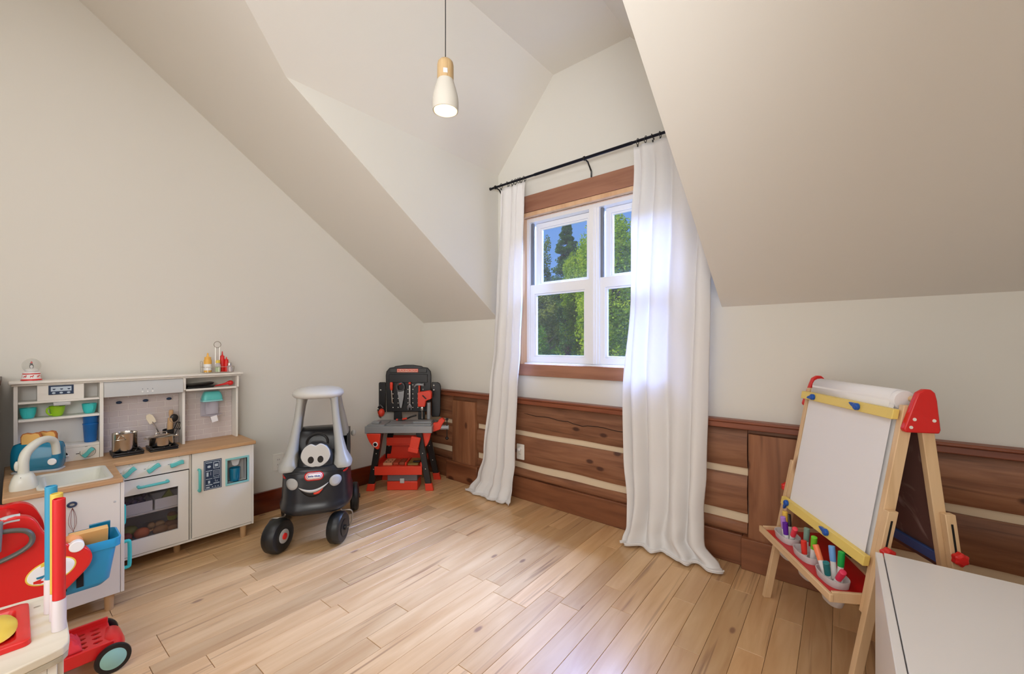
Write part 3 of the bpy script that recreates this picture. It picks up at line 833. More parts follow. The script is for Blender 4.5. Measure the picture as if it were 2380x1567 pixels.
# oven door with window
g = G()
oy0, oy1, wz0, wz1, wy0, wy1 = -2.247, -1.933, .165, .406, -2.209, -1.981
od = kp('oven_door', M_white, (KF - .014, KF, oy0, oy1, .087, wz0), (KF - .014, KF, oy0, oy1, wz1, .487), (KF - .014, KF, oy0, wy0, wz0, wz1), (KF - .014, KF, wy1, oy1, wz0, wz1), bevel=0)
kp('oven_glass', M_oveng, (KF - .010, KF - .008, wy0 - .002, wy1 + .002, wz0 - .002, wz1 + .002), parent=od, bevel=0)
part('handle', G().tube([(KF - kx, -2.150 - ky, .446), (KF + .024 - kx, -2.150 - ky, .446), (KF + .028 - kx, -2.14 - ky, .446), (KF + .028 - kx, -2.04 - ky, .449), (KF + .024 - kx, -2.03 - ky, .449), (KF - kx, -2.03 - ky, .449)], .0075, 12), M_teal, od, label='turquoise bar handle')
part('gap_line', kb((KF - .003, KF - .001, oy0, oy1 + .001, .487, .492), (KF - .006, KF - .003, oy1, oy1 + .003, .085, .490)), M_dark, K, smooth=False)
# fridge door with frame around a dispenser
fy0, fy1 = -1.917, -1.613; dy0, dy1, dz0, dz1 = -1.744, -1.638, .358, .498
fd = kp('fridge_door', M_white, (KF - .014, KF, fy0, fy1, .087, dz0), (KF - .014, KF, fy0, fy1, dz1, .573), (KF - .014, KF, fy0, dy0, dz0, dz1), (KF - .014, KF, dy1, fy1, dz0, dz1), bevel=0)
part('gap_line', kb((KF - .012, KF - .004, fy1 - .001, fy1 + .002, .085, .575)), M_dark, K, smooth=False)
part('handle', G().tube([(KF - kx, -1.886 - ky, .476), (KF + .022 - kx, -1.886 - ky, .476), (KF + .026 - kx, -1.886 - ky, .470), (KF + .026 - kx, -1.886 - ky, .362), (KF + .022 - kx, -1.886 - ky, .356), (KF - kx, -1.886 - ky, .356)], .0072, 12), M_teal, fd, label='turquoise bar handle')
g = kb((KF, KF + .004, dy0 - .010, dy1 + .010, dz1, dz1 + .012), (KF, KF + .004, dy0 - .010, dy1 + .010, dz0 - .012, dz0), (KF, KF + .004, dy0 - .010, dy0, dz0, dz1), (KF, KF + .004, dy1, dy1 + .010, dz0, dz1))
dsp = part('dispenser', g, M_aqua, fd, bevel=.001, label='pale turquoise dispenser frame')
part('recess', kb((KF - .070, KF - .068, dy0, dy1, dz0, dz1), (KF - .068, KF, dy0 - .002, dy0, dz0, dz1), (KF - .068, KF, dy1, dy1 + .002, dz0, dz1), (KF - .068, KF, dy0, dy1, dz0 - .002, dz0), (KF - .068, KF, dy0, dy1, dz1, dz1 + .002)), M_grey, fd, smooth=False)
part('nozzle', G().prism([(-1.722 - ky, dz1), (-1.672 - ky, dz1), (-1.680 - ky, .462), (-1.690 - ky, .455), (-1.704 - ky, .455), (-1.714 - ky, .462)], 'x', KF - .035 - kx, KF - .010 - kx), M_grey, fd, bevel=.002)
# printed ice-menu decal: flat print built as thin inlays
dc = part('decal', kb((KF + .0002, KF + .0008, -1.862, -1.773, .346, .520)), M_navy, fd, smooth=False, label='navy and pale printed menu panel')
def ink(*b): part('print', kb(*[(KF + .0009, KF + .0013, y0, y1, z0, z1) for y0, y1, z0, z1 in b]), M_lightp, fd, smooth=False)
ink((-1.858, -1.777, .513, .5155), (-1.858, -1.777, .350, .3525), (-1.858, -1.856, .3525, .513), (-1.779, -1.777, .3525, .513))
ink((-1.852, -1.820, .503, .507), (-1.815, -1.784, .503, .507), (-1.815, -1.812, .470, .503), (-1.787, -1.784, .470, .503), (-1.815, -1.784, .467, .470), (-1.808, -1.792, .477, .493))
ink((-1.852, -1.820, .455, .459), (-1.849, -1.839, .425, .449), (-1.829, -1.827, .430, .449), (-1.815, -1.784, .455, .457), (-1.815, -1.813, .420, .455), (-1.786, -1.784, .420, .455), (-1.815, -1.784, .418, .420), (-1.810, -1.789, .447, .449), (-1.810, -1.789, .439, .441), (-1.810, -1.789, .431, .433))
ink((-1.852, -1.820, .408, .411), (-1.852, -1.820, .372, .377), (-1.841, -1.831, .383, .399), (-1.815, -1.784, .408, .411), (-1.815, -1.784, .377, .382), (-1.806, -1.794, .388, .390), (-1.806, -1.804, .388, .402), (-1.796, -1.794, .388, .396))
ink((-1.851, -1.833, .357, .364), (-1.822, -1.816, .358, .363), (-1.808, -1.802, .358, .363), (-1.794, -1.788, .358, .363))
part('drop_icon', G().lathe([(.001, 0), (.009, .0005)], n=16, M=Matrix.Translation((KF + .0009 - kx, -1.836 - ky, .482)) @ Matrix.Rotation(R(90), 4, 'Y'), sx=.8), M_lightp, fd)
# big handles at the side of the sink unit
def side_handle(z0, z1, x, yo, r=.0095):
    g = G().tube([(x - kx, -2.249 - ky, z1), (x - kx, -2.249 + yo * .7 - ky, z1), (x - kx, -2.249 + yo - ky, z1 - .012), (x - kx, -2.249 + yo - ky, z0 + .012), (x - kx, -2.249 + yo * .7 - ky, z0), (x - kx, -2.249 - ky, z0)], r, 12, smooth=3, flat=.8)
    return part('handle', g, M_teal2, K, label='turquoise handle at the side of the sink unit')
side_handle(.165, .285, .655, .022)
side_handle(.370, .455, .655, .006, .005)
part('screw_cap', G().lathe([(.005, 0), (.004, .001)], n=14, M=Matrix.Translation((SXF - kx, -2.281 - ky, .49)) @ Matrix.Rotation(R(90), 4, 'Y')), M_grey, K)

# hutch
HX, HB = .135, .030
kp('hutch_side', M_white, (HB, HX, -2.576, -2.562, CT, 1.006))
kp('hutch_side', M_white, (HB, HX - .018, -1.633, -1.621, CT, .925), (HB, HX, -1.633, -1.621, .925, 1.006), bevel=.001)
kp('hutch_divider', M_white, (HB, HX, -2.277, -2.262, CT, 1.006))
kp('hutch_divider', M_white, (HB, HX - .018, -1.917, -1.903, CT, .925), (HB, HX, -1.917, -1.903, .925, 1.006), bevel=.001)
kp('hutch_back', M_whiteb, (.022, HB, -2.576, -2.262, CT, 1.006))
kp('hutch_top', M_white, (.022, HX + .014, -2.592, -1.600, 1.0065, 1.020), bevel=.004)
kp('hutch_crown', M_white, (.024, HX + .006, -2.584, -1.610, .998, 1.0062), bevel=.003)
kp('shelf', M_white, (HB, HX, -2.561, -2.278, .908, .918))
kp('shelf', M_white, (HB, HX, -2.561, -2.278, .820, .832))
kp('shelf', M_white, (HB, HX, -2.561, -2.278, .664, .678))
kp('shelf', M_white, (HB, HX, -1.902, -1.634, .918, .930))
mp_ = kp('microwave_panel', M_white, (HX - .012, HX - .001, -2.500, -2.336, .918, .998))
kp('cubby_side', M_grey, (HB, HX - .013, -2.500, -2.494, .918, .998)); kp('cubby_side', M_grey, (HB, HX - .013, -2.342, -2.336, .918, .998))
dp = kp('display', M_navy, (HX, HX + .002, -2.462, -2.374, .947, .994), parent=mp_)
part('display_window', kb((HX + .0022, HX + .003, -2.454, -2.382, .964, .987)), M_lightp, mp_, smooth=False)
for i in range(3):
    part('button', G().lathe([(.005, 0), (.0045, .0015)], n=14, M=Matrix.Translation((HX + .0022 - kx, -2.444 + i * .026 - ky, .9555)) @ Matrix.Rotation(R(90), 4, 'Y'), sy=1.3), M_lightp, mp_)
    part('cup_icon', G().prism([(-2.449 + i * .026 - ky, .977), (-2.437 + i * .026 - ky, .977), (-2.440 + i * .026 - ky, .971), (-2.446 + i * .026 - ky, .971)], 'x', HX + .0031 - kx, HX + .0035 - kx), M_navy, mp_, smooth=False)
part('coffee_spout', kb((HX - .055, HX + .008, -2.446, -2.384, .890, .907)), M_grey, K, bevel=.004)
part('spout_tip', kb((HX - .030, HX - .012, -2.425, -2.403, .8860, .8898)), M_dark, K, bevel=.002)
kp('lower_panel', M_white, (HX - .012, HX, -2.561, -2.278, CT, .6635))
knob(-2.322, .632, HX, 40, .021)
part('dial_ring', G().tube([(HX + .0008 - kx, -2.322 + .030 * math.cos(a) - ky, .632 + .026 * math.sin(a)) for a in [R(-200 + 20 * i) for i in range(14)]], .0008, 5), M_dark, K)
part('dial_mark', kb((HX + .0002, HX + .001, -2.366, -2.354, .629, .632), (HX + .0002, HX + .001, -2.333, -2.323, .6615, .6630)), M_dark, K)
bd = part('toast_slot', G().lathe([(.010, 0), (.010, .001)], n=20, M=Matrix.Translation((HX + .0002 - kx, -2.405 - ky, .632)) @ Matrix.Rotation(R(90), 4, 'Y'), sx=1.3), M_dark, K)
part('slot_lever', kb((HX + .0014, HX + .008, -2.417, -2.392, .623, .630)), M_whiteb, K, bevel=.002)
# hood
g = G().loft([[(x - kx, y - ky, z) for x, z in ((HB, .997), (HX - .002, .997), (HX + .012, .962), (HX + .012, .915), (HB, .915))] for y in (-2.2612, -1.9178)])
hood = part('hood', g, M_grey, K, bevel=.001, label='pale grey cooker hood')
for i in range(3):
    part('hood_button', G().lathe([(.0048, 0), (.004, .002)], n=14, M=Matrix.Translation((HX + .0122 - kx, -2.104 + i * .022 - ky, .935)) @ Matrix.Rotation(R(90), 4, 'Y')), M_whiteb, hood)
    part('hood_icon', kb((HX + .0122, HX + .0128, -2.1055 + i * .022, -2.1025 + i * .022, .948, .951)), M_navy, hood, smooth=False)
# tiled backsplash
def splash(y0, y1, z0, z1, nm='backsplash'):
    bs = part(nm, kb((.022, HB, y0, y1, z0, z1)), M_grout, K, smooth=False)
    th, tw = .0335, .0830; r = 0; z = z0 - .004
    while z < z1 - .004:
        y = y0 - (tw / 2 if r % 2 else 0) - .012
        while y < y1:
            a, b, c, d = max(y + .002, y0), min(y + tw - .002, y1), max(z + .002, z0), min(z + th - .002, z1)
            if b - a > .006 and d - c > .006:
                part('tile', kb((HB - .001, HB + .0022, a, b, c, d)), M_tile, bs, smooth=False, bevel=.001, seg=1)
            y += tw
        z += th; r += 1
splash(-2.2615, -1.9175, CT, .915)
splash(-1.9025, -1.6335, CT, .918)
# utensil hooks under the hood
for y in (-2.190, -2.075, -1.966):
    part('hook', G().sphere((HB + .012 - kx, y - ky, .872), .011, .9, 1.2, .75).cyl((HB - kx, y - ky, .872), (HB + .010 - kx, y - ky, .872), .004), M_navy, K)

# burner grates (parts of the kitchen)
def grate(yc):
    g = G(); w, d = .064, .064; z0 = CT + .0005; x = .162 - kx; y = yc - ky
    g.box(x - d, x + d, y - w, y + w, z0, z0 + .010)
    b_ = part('burner', g, M_blackp, K, bevel=.006, seg=3)
    g = G()
    for dx in (-d + .004, d - .010): g.box(x + dx, x + dx + .008, y - w, y + w, z0 + .010, z0 + .020)
    for dy in (-w, -.006, w - .012): g.box(x - d, x + d, y + dy, y + dy + .012, z0 + .010, z0 + .022)
    part('grate', g, M_blackp, b_, bevel=.003)
    for dx in (-.03, .03):
        for dy in (-.032, .032): part('foil_ring', G().lathe([(.018, 0), (.016, .003), (.010, .001), (.002, .001)], (x + dx, y + dy, z0 + .0102), 18), M_steel, b_)
grate(-2.172); grate(-2.020)
part('hook', G().tube([(SXF + .005 - kx, -2.415 - ky + .012 * math.cos(a), .517 + .009 * math.sin(a)) for a in [R(20 * i) for i in range(18)]], .004, 8, closed=True), M_navy, K)

# ---------------- things on and in the kitchen
def whisk():
    t = thing('toy_whisk', 'small wire whisk hanging from the hook on the sink door', 'whisk', (SXF + .012, -2.414, .505))
    for k in (0, 1, 2, 3):
        a = PI * k / 4
        g = G().tube([(0, 0, -.125), (.004 * math.cos(a), .004 * math.sin(a), -.105), (.004 * math.cos(a) * .8, .011 * math.cos(k), -.07), (0, .009 * math.cos(k), -.03), (0, 0, 0), ], .0009, 5, smooth=4)
        part('wire', g, M_steel, t)
    part('handle', G().tube([(0, 0, -.124), (0, .001, -.15), (0, .002, -.165)], [.003, .006, .002], 8, smooth=3), M_steel, t)
whisk()
HTOP = 1.0205
t = thing('snow_globe', 'snow globe with a red and white base and a penguin inside', 'snow globe', (.09, -2.517, HTOP))
part('base', G().lathe([(.036, 0), (.036, .006), (.031, .012), (.030, .040), (.028, .044)], n=32), M_whiteb, t)
part('red_band', G().lathe([(.0365, .002), (.0368, .005), (.0345, .009), (.0310, .0105)], n=32, cap=False), M_red, t)
part('red_band', G().lathe([(.0306, .033), (.0306, .038)], n=32, cap=False), M_red, t)
g = G()
for k in range(8):
    a = R(45 * k)
    M = Matrix.Rotation(a, 4, 'Z') @ Matrix.Translation((.0306, 0, .021))
    g.box(-.0004, .0006, -.005, .004, 0, .004, M).box(-.0004, .0006, -.005, -.0035, -.005, 0, M).box(-.0004, .0006, .0025, .004, -.005, 0, M).box(-.0004, .0006, .0035, .007, .003, .008, M)
part('deer_band', g, M_red, t, smooth=False, kind='stuff')
part('globe', G().sphere((0, 0, .076), .033, sz=1.08, n=28, m=18), M_globeg, t)
part('snow', G().sphere((0, 0, .052), .024, sz=.45), M_whiteb, t)
p_ = part('penguin', G().sphere((0, 0, .072), .0075, sz=1.6).sphere((0, -.001, .084), .0055), M_charcoal, t)
part('penguin_hat', G().lathe([(.0052, 0), (.001, .010)], (0, 0, .088), 12), M_red, p_)
part('penguin_belly', G().sphere((.003, 0, .071), .0058, sz=1.5), M_whiteb, p_)

# condiment caddy and bottles
cy0 = -1.728
t = thing('condiment_caddy', 'chrome wire caddy holding toy condiments on top of the play kitchen', 'caddy', (.085, cy0, HTOP))
for z in (.004, .038):
    part('wire_loop', G().tube([(p[0], p[1], z) for p in rrect(-.034, .034, -.082, .082, .016)], .0016, 6, closed=True), M_steel, t)
g = G()
for x, y in ((-.034, -.06), (.034, -.06), (-.034, .06), (.034, .06), (.034, 0), (-.034, 0)): g.cyl((x, y, .003), (x, y, .039), .0014, n=6)
for y in (-.05, -.02, .02, .05): g.cyl((-.034, y, .003), (.034, y, .003), .0014, n=6)
part('upright', g, M_steel, t, kind='stuff')
part('ring_handle', G().tube([(0, .019 * math.cos(a), .182 + .020 * math.sin(a)) for a in [2 * PI * k / 20 for k in range(20)]], .0022, 6, closed=True), M_steel, t)
part('handle_post', G().cyl((0, -.010, .004), (0, -.010, .168), .0022, n=6).cyl((0, .012, .004), (0, .012, .168), .0022, n=6), M_steel, t)
part('end_loop', G().tube([(.02, -.084, .004), (.02, -.086, .07), (-.0, -.087, .075), (-.02, -.086, .07), (-.02, -.084, .004)], .0014, 6, smooth=4), M_steel, t)
part('end_loop', G().tube([(.02, .084, .004), (.02, .088, .035), (-.0, .089, .04), (-.02, .088, .035), (-.02, .084, .004)], .0014, 6, smooth=4), M_steel, t)
def squeeze(name, label, dx, dy, m, h, tiph, r=.017, lab=True):
    t = thing(name, label, 'bottle', (.085 + dx, cy0 + dy, HTOP + .0055))
    part('body', G().lathe([(r * .95, 0), (r, .004), (r, h * .66), (r * .82, h * .76), (r * .8, h * .80)], n=24), m, t)
    part('nozzle', G().lathe([(r * .9, h * .80), (r * .9, h * .84), (r * .3, h * .90), (r * .18, h + tiph)], n=20), m, t)
    return t
M_must = mat('mustard_plastic', (240, 184, 84), .4)
M_ketch = mat('ketchup_red', (220, 34, 30), .35)
t = squeeze('mustard_bottle', 'amber yellow squeeze bottle at the left end of the wire caddy', -.008, -.050, M_must, .112, .010, .021)
part('label', G().lathe([(.0213, .012), (.0213, .052)], n=24, cap=False), M_whiteb, t, label='white label')
squeeze('ketchup_bottle', 'tall red squeeze bottle in the middle of the wire caddy', -.012, .030, M_ketch, .120, .012, .014)
squeeze('ketchup_bottle', 'shorter red squeeze bottle right of the tall one in the caddy', .000, .050, M_ketch, .092, .003, .013)
def jar(name, label, dx, dy, fill, cap, h=.055):
    t = thing(name, label, 'jar', (.085 + dx, cy0 + dy, HTOP + .0055))
    part('glass', G().lathe([(.015, 0), (.0155, .003), (.0155, h * .75), (.011, h)], n=22), M_clear, t)
    if fill: part('contents', G().lathe([(.0142, .002), (.0142, h * .6)], n=20), fill, t)
    part('cap', G().lathe([(.0125, h), (.0125, h + .014), (.011, h + .018)], n=20), cap, t)
    return t
jar('relish_jar', 'small clear jar with green filling and yellow cap in the caddy', .018, -.002, M_green, M_yel, .058)
jar('salt_shaker', 'small clear shaker with a metal cap at the right end of the caddy', .012, .064, None, M_steel, .040)

# cups
def cup(label, y, m, flip=1, r=.029, h=.052, hs=-1):
    t = thing('toy_cup', label, 'cup', (.083, y, .8325), 0, 'toy cups on the hutch shelf')
    part('bowl', G().lathe([(r * .55, 0), (r * .72, .004), (r * .92, h * .5), (r * 1.02, h), (r * .95, h), (r * .86, h * .5), (r * .6, .006), (.001, .005)], n=28, cap=False), m, t, ang=60)
    part('handle', G().tube([(r * .45, hs * r * .70, h * .82), (r * .75, hs * r * 1.15, h * .84), (r * .8, hs * r * 1.25, h * .5), (r * .6, hs * r * .9, h * .2), (r * .4, hs * r * .6, h * .22)], .0042, 8, smooth=4), m, t)
cup('turquoise toy cup at the left end of the hutch shelf', -2.528, M_teal2, hs=-.1)
cup('lime green toy cup below the coffee spout', -2.430, M_green, hs=-1)
cup('turquoise toy cup at the right end of the hutch shelf', -2.312, M_teal2, hs=.3)
def tumbler(label, z0):
    t = thing('toy_tumbler', label, 'tumbler', (.085, -2.3085, z0), 0, 'stacked blue tumblers')
    part('body', G().lathe([(.0225, 0), (.024, .002), (.0292, .092), (.0305, .093), (.0305, .099), (.0285, .099), (.0275, .09), (.022, .004), (.001, .003)], n=30, cap=False), M_blue, t, ang=60)
tumbler('blue plastic tumbler, the lower of two nested on the bottom hutch shelf', .6785)
tumbler('blue plastic tumbler, the upper of two nested on the bottom hutch shelf', .7185)

# stack pot and pan with lid
t = thing('toy_pot', 'tall steel toy stock pot without a lid on the left burner', 'pot', (.160, -2.180, CT + .024))
r = .053
part('body', G().lathe([(r * .96, 0), (r, .004), (r, .093), (r * 1.04, .096), (r * .97, .097), (r * .95, .093), (r * .95, .006), (.001, .005)], n=40, cap=False), M_steel, t, ang=50)
part('handle', G().tube([(r * .75, -r * .72, .066), (r * 1.15, -r * .92, .068), (r * 1.25, -r * .35, .068), (r * .98, -r * .05, .066)], .0022, 8, smooth=4), M_steel, t)
part('handle', G().tube([(-r * .75, r * .72, .066), (-r * 1.15, r * .92, .068), (-r * 1.25, r * .35, .068), (-r * .98, r * .05, .066)], .0022, 8, smooth=4), M_steel, t)
t = thing('toy_pan', 'low steel toy pan with a clear-topped lid on the right burner', 'pan', (.165, -2.024, CT + .024))
r = .055
part('body', G().lathe([(r * .93, 0), (r, .006), (r, .050), (r * 1.04, .052), (.001, .051)], n=40, cap=False), M_steel, t, ang=50)
part('lid', G().lathe([(r * 1.03, .0525), (r * .9, .058), (r * .5, .064), (.001, .066)], n=36, cap=False), M_steel, t)
part('lid_handle', G().tube([(0, -.024, .062), (0, -.020, .074), (0, .020, .074), (0, .024, .062)], .0024, 8, smooth=3), M_steel, t)
for s in (-1, 1): part('handle', G().tube([(0.012, s * r * .97, .044), (.016, s * r * 1.38, .048), (-.010, s * r * 1.38, .048), (-.012, s * r * .97, .044)], .0024, 8, smooth=3), M_steel, t)

# utensils behind the pan
ux, uy = .062, -1.974
t = thing('utensil_holder', 'dark metal utensil holder standing behind the steel pan', 'holder', (ux, uy, CT + .0005))
part('cup', G().lathe([(.026, 0), (.027, .002), (.027, .095), (.025, .095), (.024, .004), (.001, .003)], n=24, cap=False), M_blackp, t)
t = thing('toy_spatula', 'small spatula with a cream blade and silver handle leaning left', 'spatula', (ux + .008, uy - .012, CT + .01))
M = Matrix.Rotation(R(24), 4, 'X')
part('handle', G().cyl((0, 0, 0), (0, 0, .155), .0035, n=8), M_steel, t, M=M)
part('blade', G().prism([(-.017, .145), (.015, .145), (.019, .165), (.017, .190), (.006, .205), (-.010, .203), (-.018, .185)], 'x', -.002, .002), mat('cream_silicone', (232, 218, 190), .5), t, bevel=.0015, M=M)
t = thing('toy_rolling_pin', 'small wooden rolling pin standing among the utensils', 'rolling pin', (ux, uy + .004, CT + .01))
part('roller', G().lathe([(.008, 0), (.014, .004), (.014, .150), (.009, .154), (.0075, .160), (.011, .178), (.011, .196), (.008, .200)], n=22), M_legw, t, M=Matrix.Rotation(R(-3), 4, 'X'))
t = thing('toy_ladle', 'black and silver ladle leaning to the right in the holder', 'ladle', (ux, uy + .010, CT + .01))
part('handle', G().cyl((0, 0, 0), (0, .012, .12), .0032, n=8), M_blackp, t)
part('bowl', G().sphere((.004, .016, .150), .022, sx=.5, sz=1.1), M_blackp, t)
part('rim', G().tube([(.014, .016 + .022 * math.cos(a), .150 + .026 * math.sin(a)) for a in [2 * PI * k / 18 for k in range(18)]], .0016, 6, closed=True), M_steel, t)
t = thing('toy_slotted_turner', 'black slotted turner at the right of the utensils', 'turner', (ux + .012, uy + .014, CT + .01))
g = G().prism([(-.016, .085), (.016, .085), (.018, .13), (-.018, .13)], 'x', -.0015, .0015)
part('blade', g, M_blackp, t, bevel=.001, M=Matrix.Rotation(R(-18), 4, 'X'))
for k in range(3): part('slot', G().box(.0016, .0022, -.010 + k * .008, -.007 + k * .008, .09, .122), M_steel, t, M=Matrix.Rotation(R(-18), 4, 'X'))
part('handle', G().cyl((0, 0, 0), (0, 0, .086), .003, n=8), M_blackp, t, M=Matrix.Rotation(R(-18), 4, 'X'))

# trays and red spoon on the right shelf
t = thing('toy_baking_tray', 'black baking tray lying on the right hutch shelf, lower one', 'tray', (.08, -1.822, .9305), 0, 'black trays on the hutch shelf')
part('tray', G().loft([srect(0, 0, z, .045 + e, .068 + e, 28, 6) for z, e in ((0, 0), (.010, .006), (.012, .009))]), M_blackp, t, bevel=.001)
t = thing('toy_baking_tray', 'black baking tray lying on the right hutch shelf, tilted upper one', 'tray', (.08, -1.824, .9455), 0, 'black trays on the hutch shelf')
part('tray', G().loft([srect(0, 0, z, .045 + e, .068 + e, 28, 6) for z, e in ((0, 0), (.010, .004), (.013, .006))], M=Matrix.Rotation(R(4), 4, 'X')), M_blackp, t, bevel=.001)
t = thing('toy_measuring_spoon', 'red plastic spoon lying at the right of the black trays', 'spoon', (.10, -1.700, .9305))
part('handle', G().tube([(0, -.055, .006), (0, 0, .014), (0, .03, .022)], [.003, .006, .012], 10, smooth=4), M_red, t)
part('bowl', G().sphere((0, .040, .021), .017, sx=1.1, sy=1, sz=.95), M_red, t)

# teal mixer on the tiles
t = thing('toy_stand_mixer', 'toy juice machine with a turquoise lid, clear cup and white tag', 'toy appliance', (.08, -1.757, .690))
part('bracket', G().box(-.0475, -.040, -.050, .050, .05, .17), M_clear, t, bevel=.002)
part('lid', G().loft([srect(0, 0, z, a, b, 28, 5) for z, a, b in ((.160, .036, .054), (.182, .034, .052), (.205, .026, .044), (.212, .018, .036))]), M_teal, t, ang=50, bevel=.001, label='turquoise lid')
part('rim', G().loft([srect(0, 0, z, .040, .057, 28, 5) for z in (.150, .1595)]), M_aqua, t, bevel=.001)
part('cup', G().lathe([(.030, .070), (.032, .149)], n=24, sy=1.15), M_clear, t)
part('inner_funnel', G().lathe([(.006, .108), (.012, .146)], (0, -.018, 0), 16), M_purple, t)
part('tray', G().loft([srect(.004, 0, z, .030, b, 24, 3) for z, b in ((.056, .040), (.061, .054), (.063, .056))]), M_clear, t)
part('tap', G().lathe([(.006, .020), (.010, .045), (.022, .056)], n=16), M_clear, t)
part('tag', G().box(.040, .0412, -.004, .030, .018, .056, Matrix.Rotation(R(14), 4, 'X')), M_paper, t, bevel=.0003, label='white paper tag')

# toaster with toast
TM = (.255, -2.497); trz = R(64)
t = thing('toy_toaster', 'glossy teal toy toaster on the left end of the counter', 'toaster', (TM[0], TM[1], CT + .0005), trz)
rings = []
for x, hy, hz in ((-.085, .030, .052), (-.080, .040, .062), (-.060, .046, .069), (.060, .046, .069), (.080, .040, .062), (.085, .030, .052)):
    rings.append([(x, .0 + hy * .9 * math.copysign(abs(math.cos(a)) ** .6, math.cos(a)) * (1 - .22 * max(0, math.sin(a))), .072 + hz * math.copysign(abs(math.sin(a)) ** .6, math.sin(a))) for a in [2 * PI * k / 28 for k in range(28)]])
part('housing', G().loft(rings), M_bluec, t, ang=60)
part('foot', G().loft([srect(0, 0, z, a, b, 28, 5) for z, a, b in ((0, .084, .040), (.006, .086, .042), (.009, .080, .038))]), M_grey, t)
part('slot', G().box(-.055, .055, -.022, -.006, .1395, .1415).box(-.055, .055, .008, .024, .1395, .1415), M_dark, t, smooth=False)
part('lever_knob', G().lathe([(.015, 0), (.016, .006), (.013, .009)], n=24, M=Matrix.Translation((.066, -.040, .048)) @ Matrix.Rotation(R(90), 4, 'X')), M_whiteb, t)
def toast(label, x, y, z):
    T = Matrix.Translation(t.location) @ Matrix.Rotation(trz, 4, 'Z') @ Matrix.Translation((x, y, z))
    q = thing('toy_toast', label, 'toast', T.translation, trz, 'toast slices in the toaster')
    poly = [(-.034, 0), (.034, 0), (.036, .020), (.036, .042), (.030, .056), (.016, .060), (0, .056), (-.016, .060), (-.030, .056), (-.036, .042), (-.036, .020)]
    part('crust', G().prism(poly, 'y', -.007, .007), M_crust, q, bevel=.002)
    g = G().prism([(u * .88, .002 + v * .90) for u, v in poly], 'y', -.0085, -.0072).prism([(u * .88, .002 + v * .90) for u, v in poly], 'y', .0072, .0085)
    part('crumb', g, M_toast, q)
toast('slice of toy toast at the front slot of the toaster', -.018, -.014, .128)
toast('slice of toy toast at the rear slot of the toaster', .022, .016, .128)

# things behind the oven window
def blob(name, label, cat, x, y, z, r, m, sx=1, sy=1, sz=1, stem=None, rz=0):
    o = thing(name, label, cat, (x, y, z), rz)
    part('body', G().sphere((0, 0, r * sz), r, sx, sy, sz, 20, 12), m, o)
    if stem: part('stem', G().tube([(0, r * sy * .95, r * sz), (0, r * sy * 1.25, r * sz * 1.1), (.004, r * sy * 1.4, r * sz * 1.2)], [.006, .004, .005], 8, smooth=3), stem, o)
    return o
M_onion = mat('toy_orange_onion', (214, 112, 64), .45); M_pot = mat('toy_potato', (158, 118, 84), .6); M_brown = mat('toy_brown', (130, 92, 66), .6)
M_apple = mat('toy_apple', (150, 60, 44), .45); M_lime2 = mat('toy_lime', (150, 154, 60), .45)
M_root = mat('toy_root', (214, 176, 130), .6)
oz = .1485
blob('toy_apple', 'dark red toy apple at the left corner inside the oven', 'toy food', .285, -2.190, oz, .024, M_apple)
blob('toy_pear', 'yellow-green toy pear at the back left inside the oven', 'toy food', .235, -2.175, oz + .001, .034, M_lime2, sy=1.2)
blob('toy_onion', 'orange toy onion lying in front inside the oven', 'toy food', .285, -2.128, oz, .029, M_onion, sy=1.15, stem=M_root)
blob('toy_potato', 'brown toy potato in front, right of the onion', 'toy food', .290, -2.050, oz, .024, M_pot, sy=1.45)
blob('toy_garlic', 'pale toy garlic bulb behind the brown potato', 'toy food', .250, -2.083, oz + .026, .017, M_root, sz=1.1)
blob('toy_croissant', 'curved tan toy roll beside the garlic bulb', 'toy food', .245, -2.045, oz + .026, .017, M_root, sy=1.3)
blob('toy_bun', 'large brown toy bun at the right inside the oven', 'toy food', .255, -1.995, oz, .030, M_brown, sy=1.2, sz=.9)
blob('toy_mushroom', 'small brown toy lump at the front right inside the oven', 'toy food', .297, -1.998, oz, .018, M_pot, sy=1.4)
o = thing('toy_muffin', 'toy muffin in a green pleated wrapper on top of the bun', 'toy food', (.255, -1.992, oz + .0545))
g = G(); rings = []
for z, rr in ((0, .018), (.026, .024)):
    rings.append([((rr + (.0012 if k % 2 else -.0012)) * math.cos(2 * PI * k / 36), (rr + (.0012 if k % 2 else -.0012)) * math.sin(2 * PI * k / 36), z) for k in range(36)])
part('wrapper', G().loft(rings), M_lime2, o, smooth=False)
part('top', G().sphere((0, 0, .028), .023, sz=.7), M_brown, o)
for i, (a, b) in enumerate(((-2.236, -2.086), (-2.080, -1.940))):
    o = thing('storage_bin', 'open white bin on the oven shelf, ' + ('left one with purple grapes' if i == 0 else 'right one with a yellow wedge'), 'bin', (.250, (a + b) / 2, .2965), 0, 'white bins inside the oven')
    w = (b - a) / 2 - .002
    g = G().box(-.07, .065, -w, w, 0, .003).box(.062, .065, -w, w, .003, .056).box(-.07, -.067, -w, w, .003, .056).box(-.067, .062, -w, -w + .003, .003, .056).box(-.067, .062, w - .003, w, .003, .056)
    part('bin_body', g, M_whiteb, o, bevel=.001)
for k, (x, y, z) in enumerate(((.27, -2.19, .325), (.265, -2.165, .33), (.27, -2.140, .34), (.26, -2.178, .345), (.27, -2.118, .345), (.255, -2.150, .352), (.25, -2.125, .362))):
    pass
o = thing('toy_grapes', 'bunch of purple toy grapes in the left white bin', 'toy food', (.262, -2.152, .300))
for k in range(14):
    part('grape', G().sphere((rnd.uniform(-.025, .025), -.045 + .0065 * k, .025 + .030 * rnd.random() + .0011 * k), .012, n=12, m=8), M_purple, o)
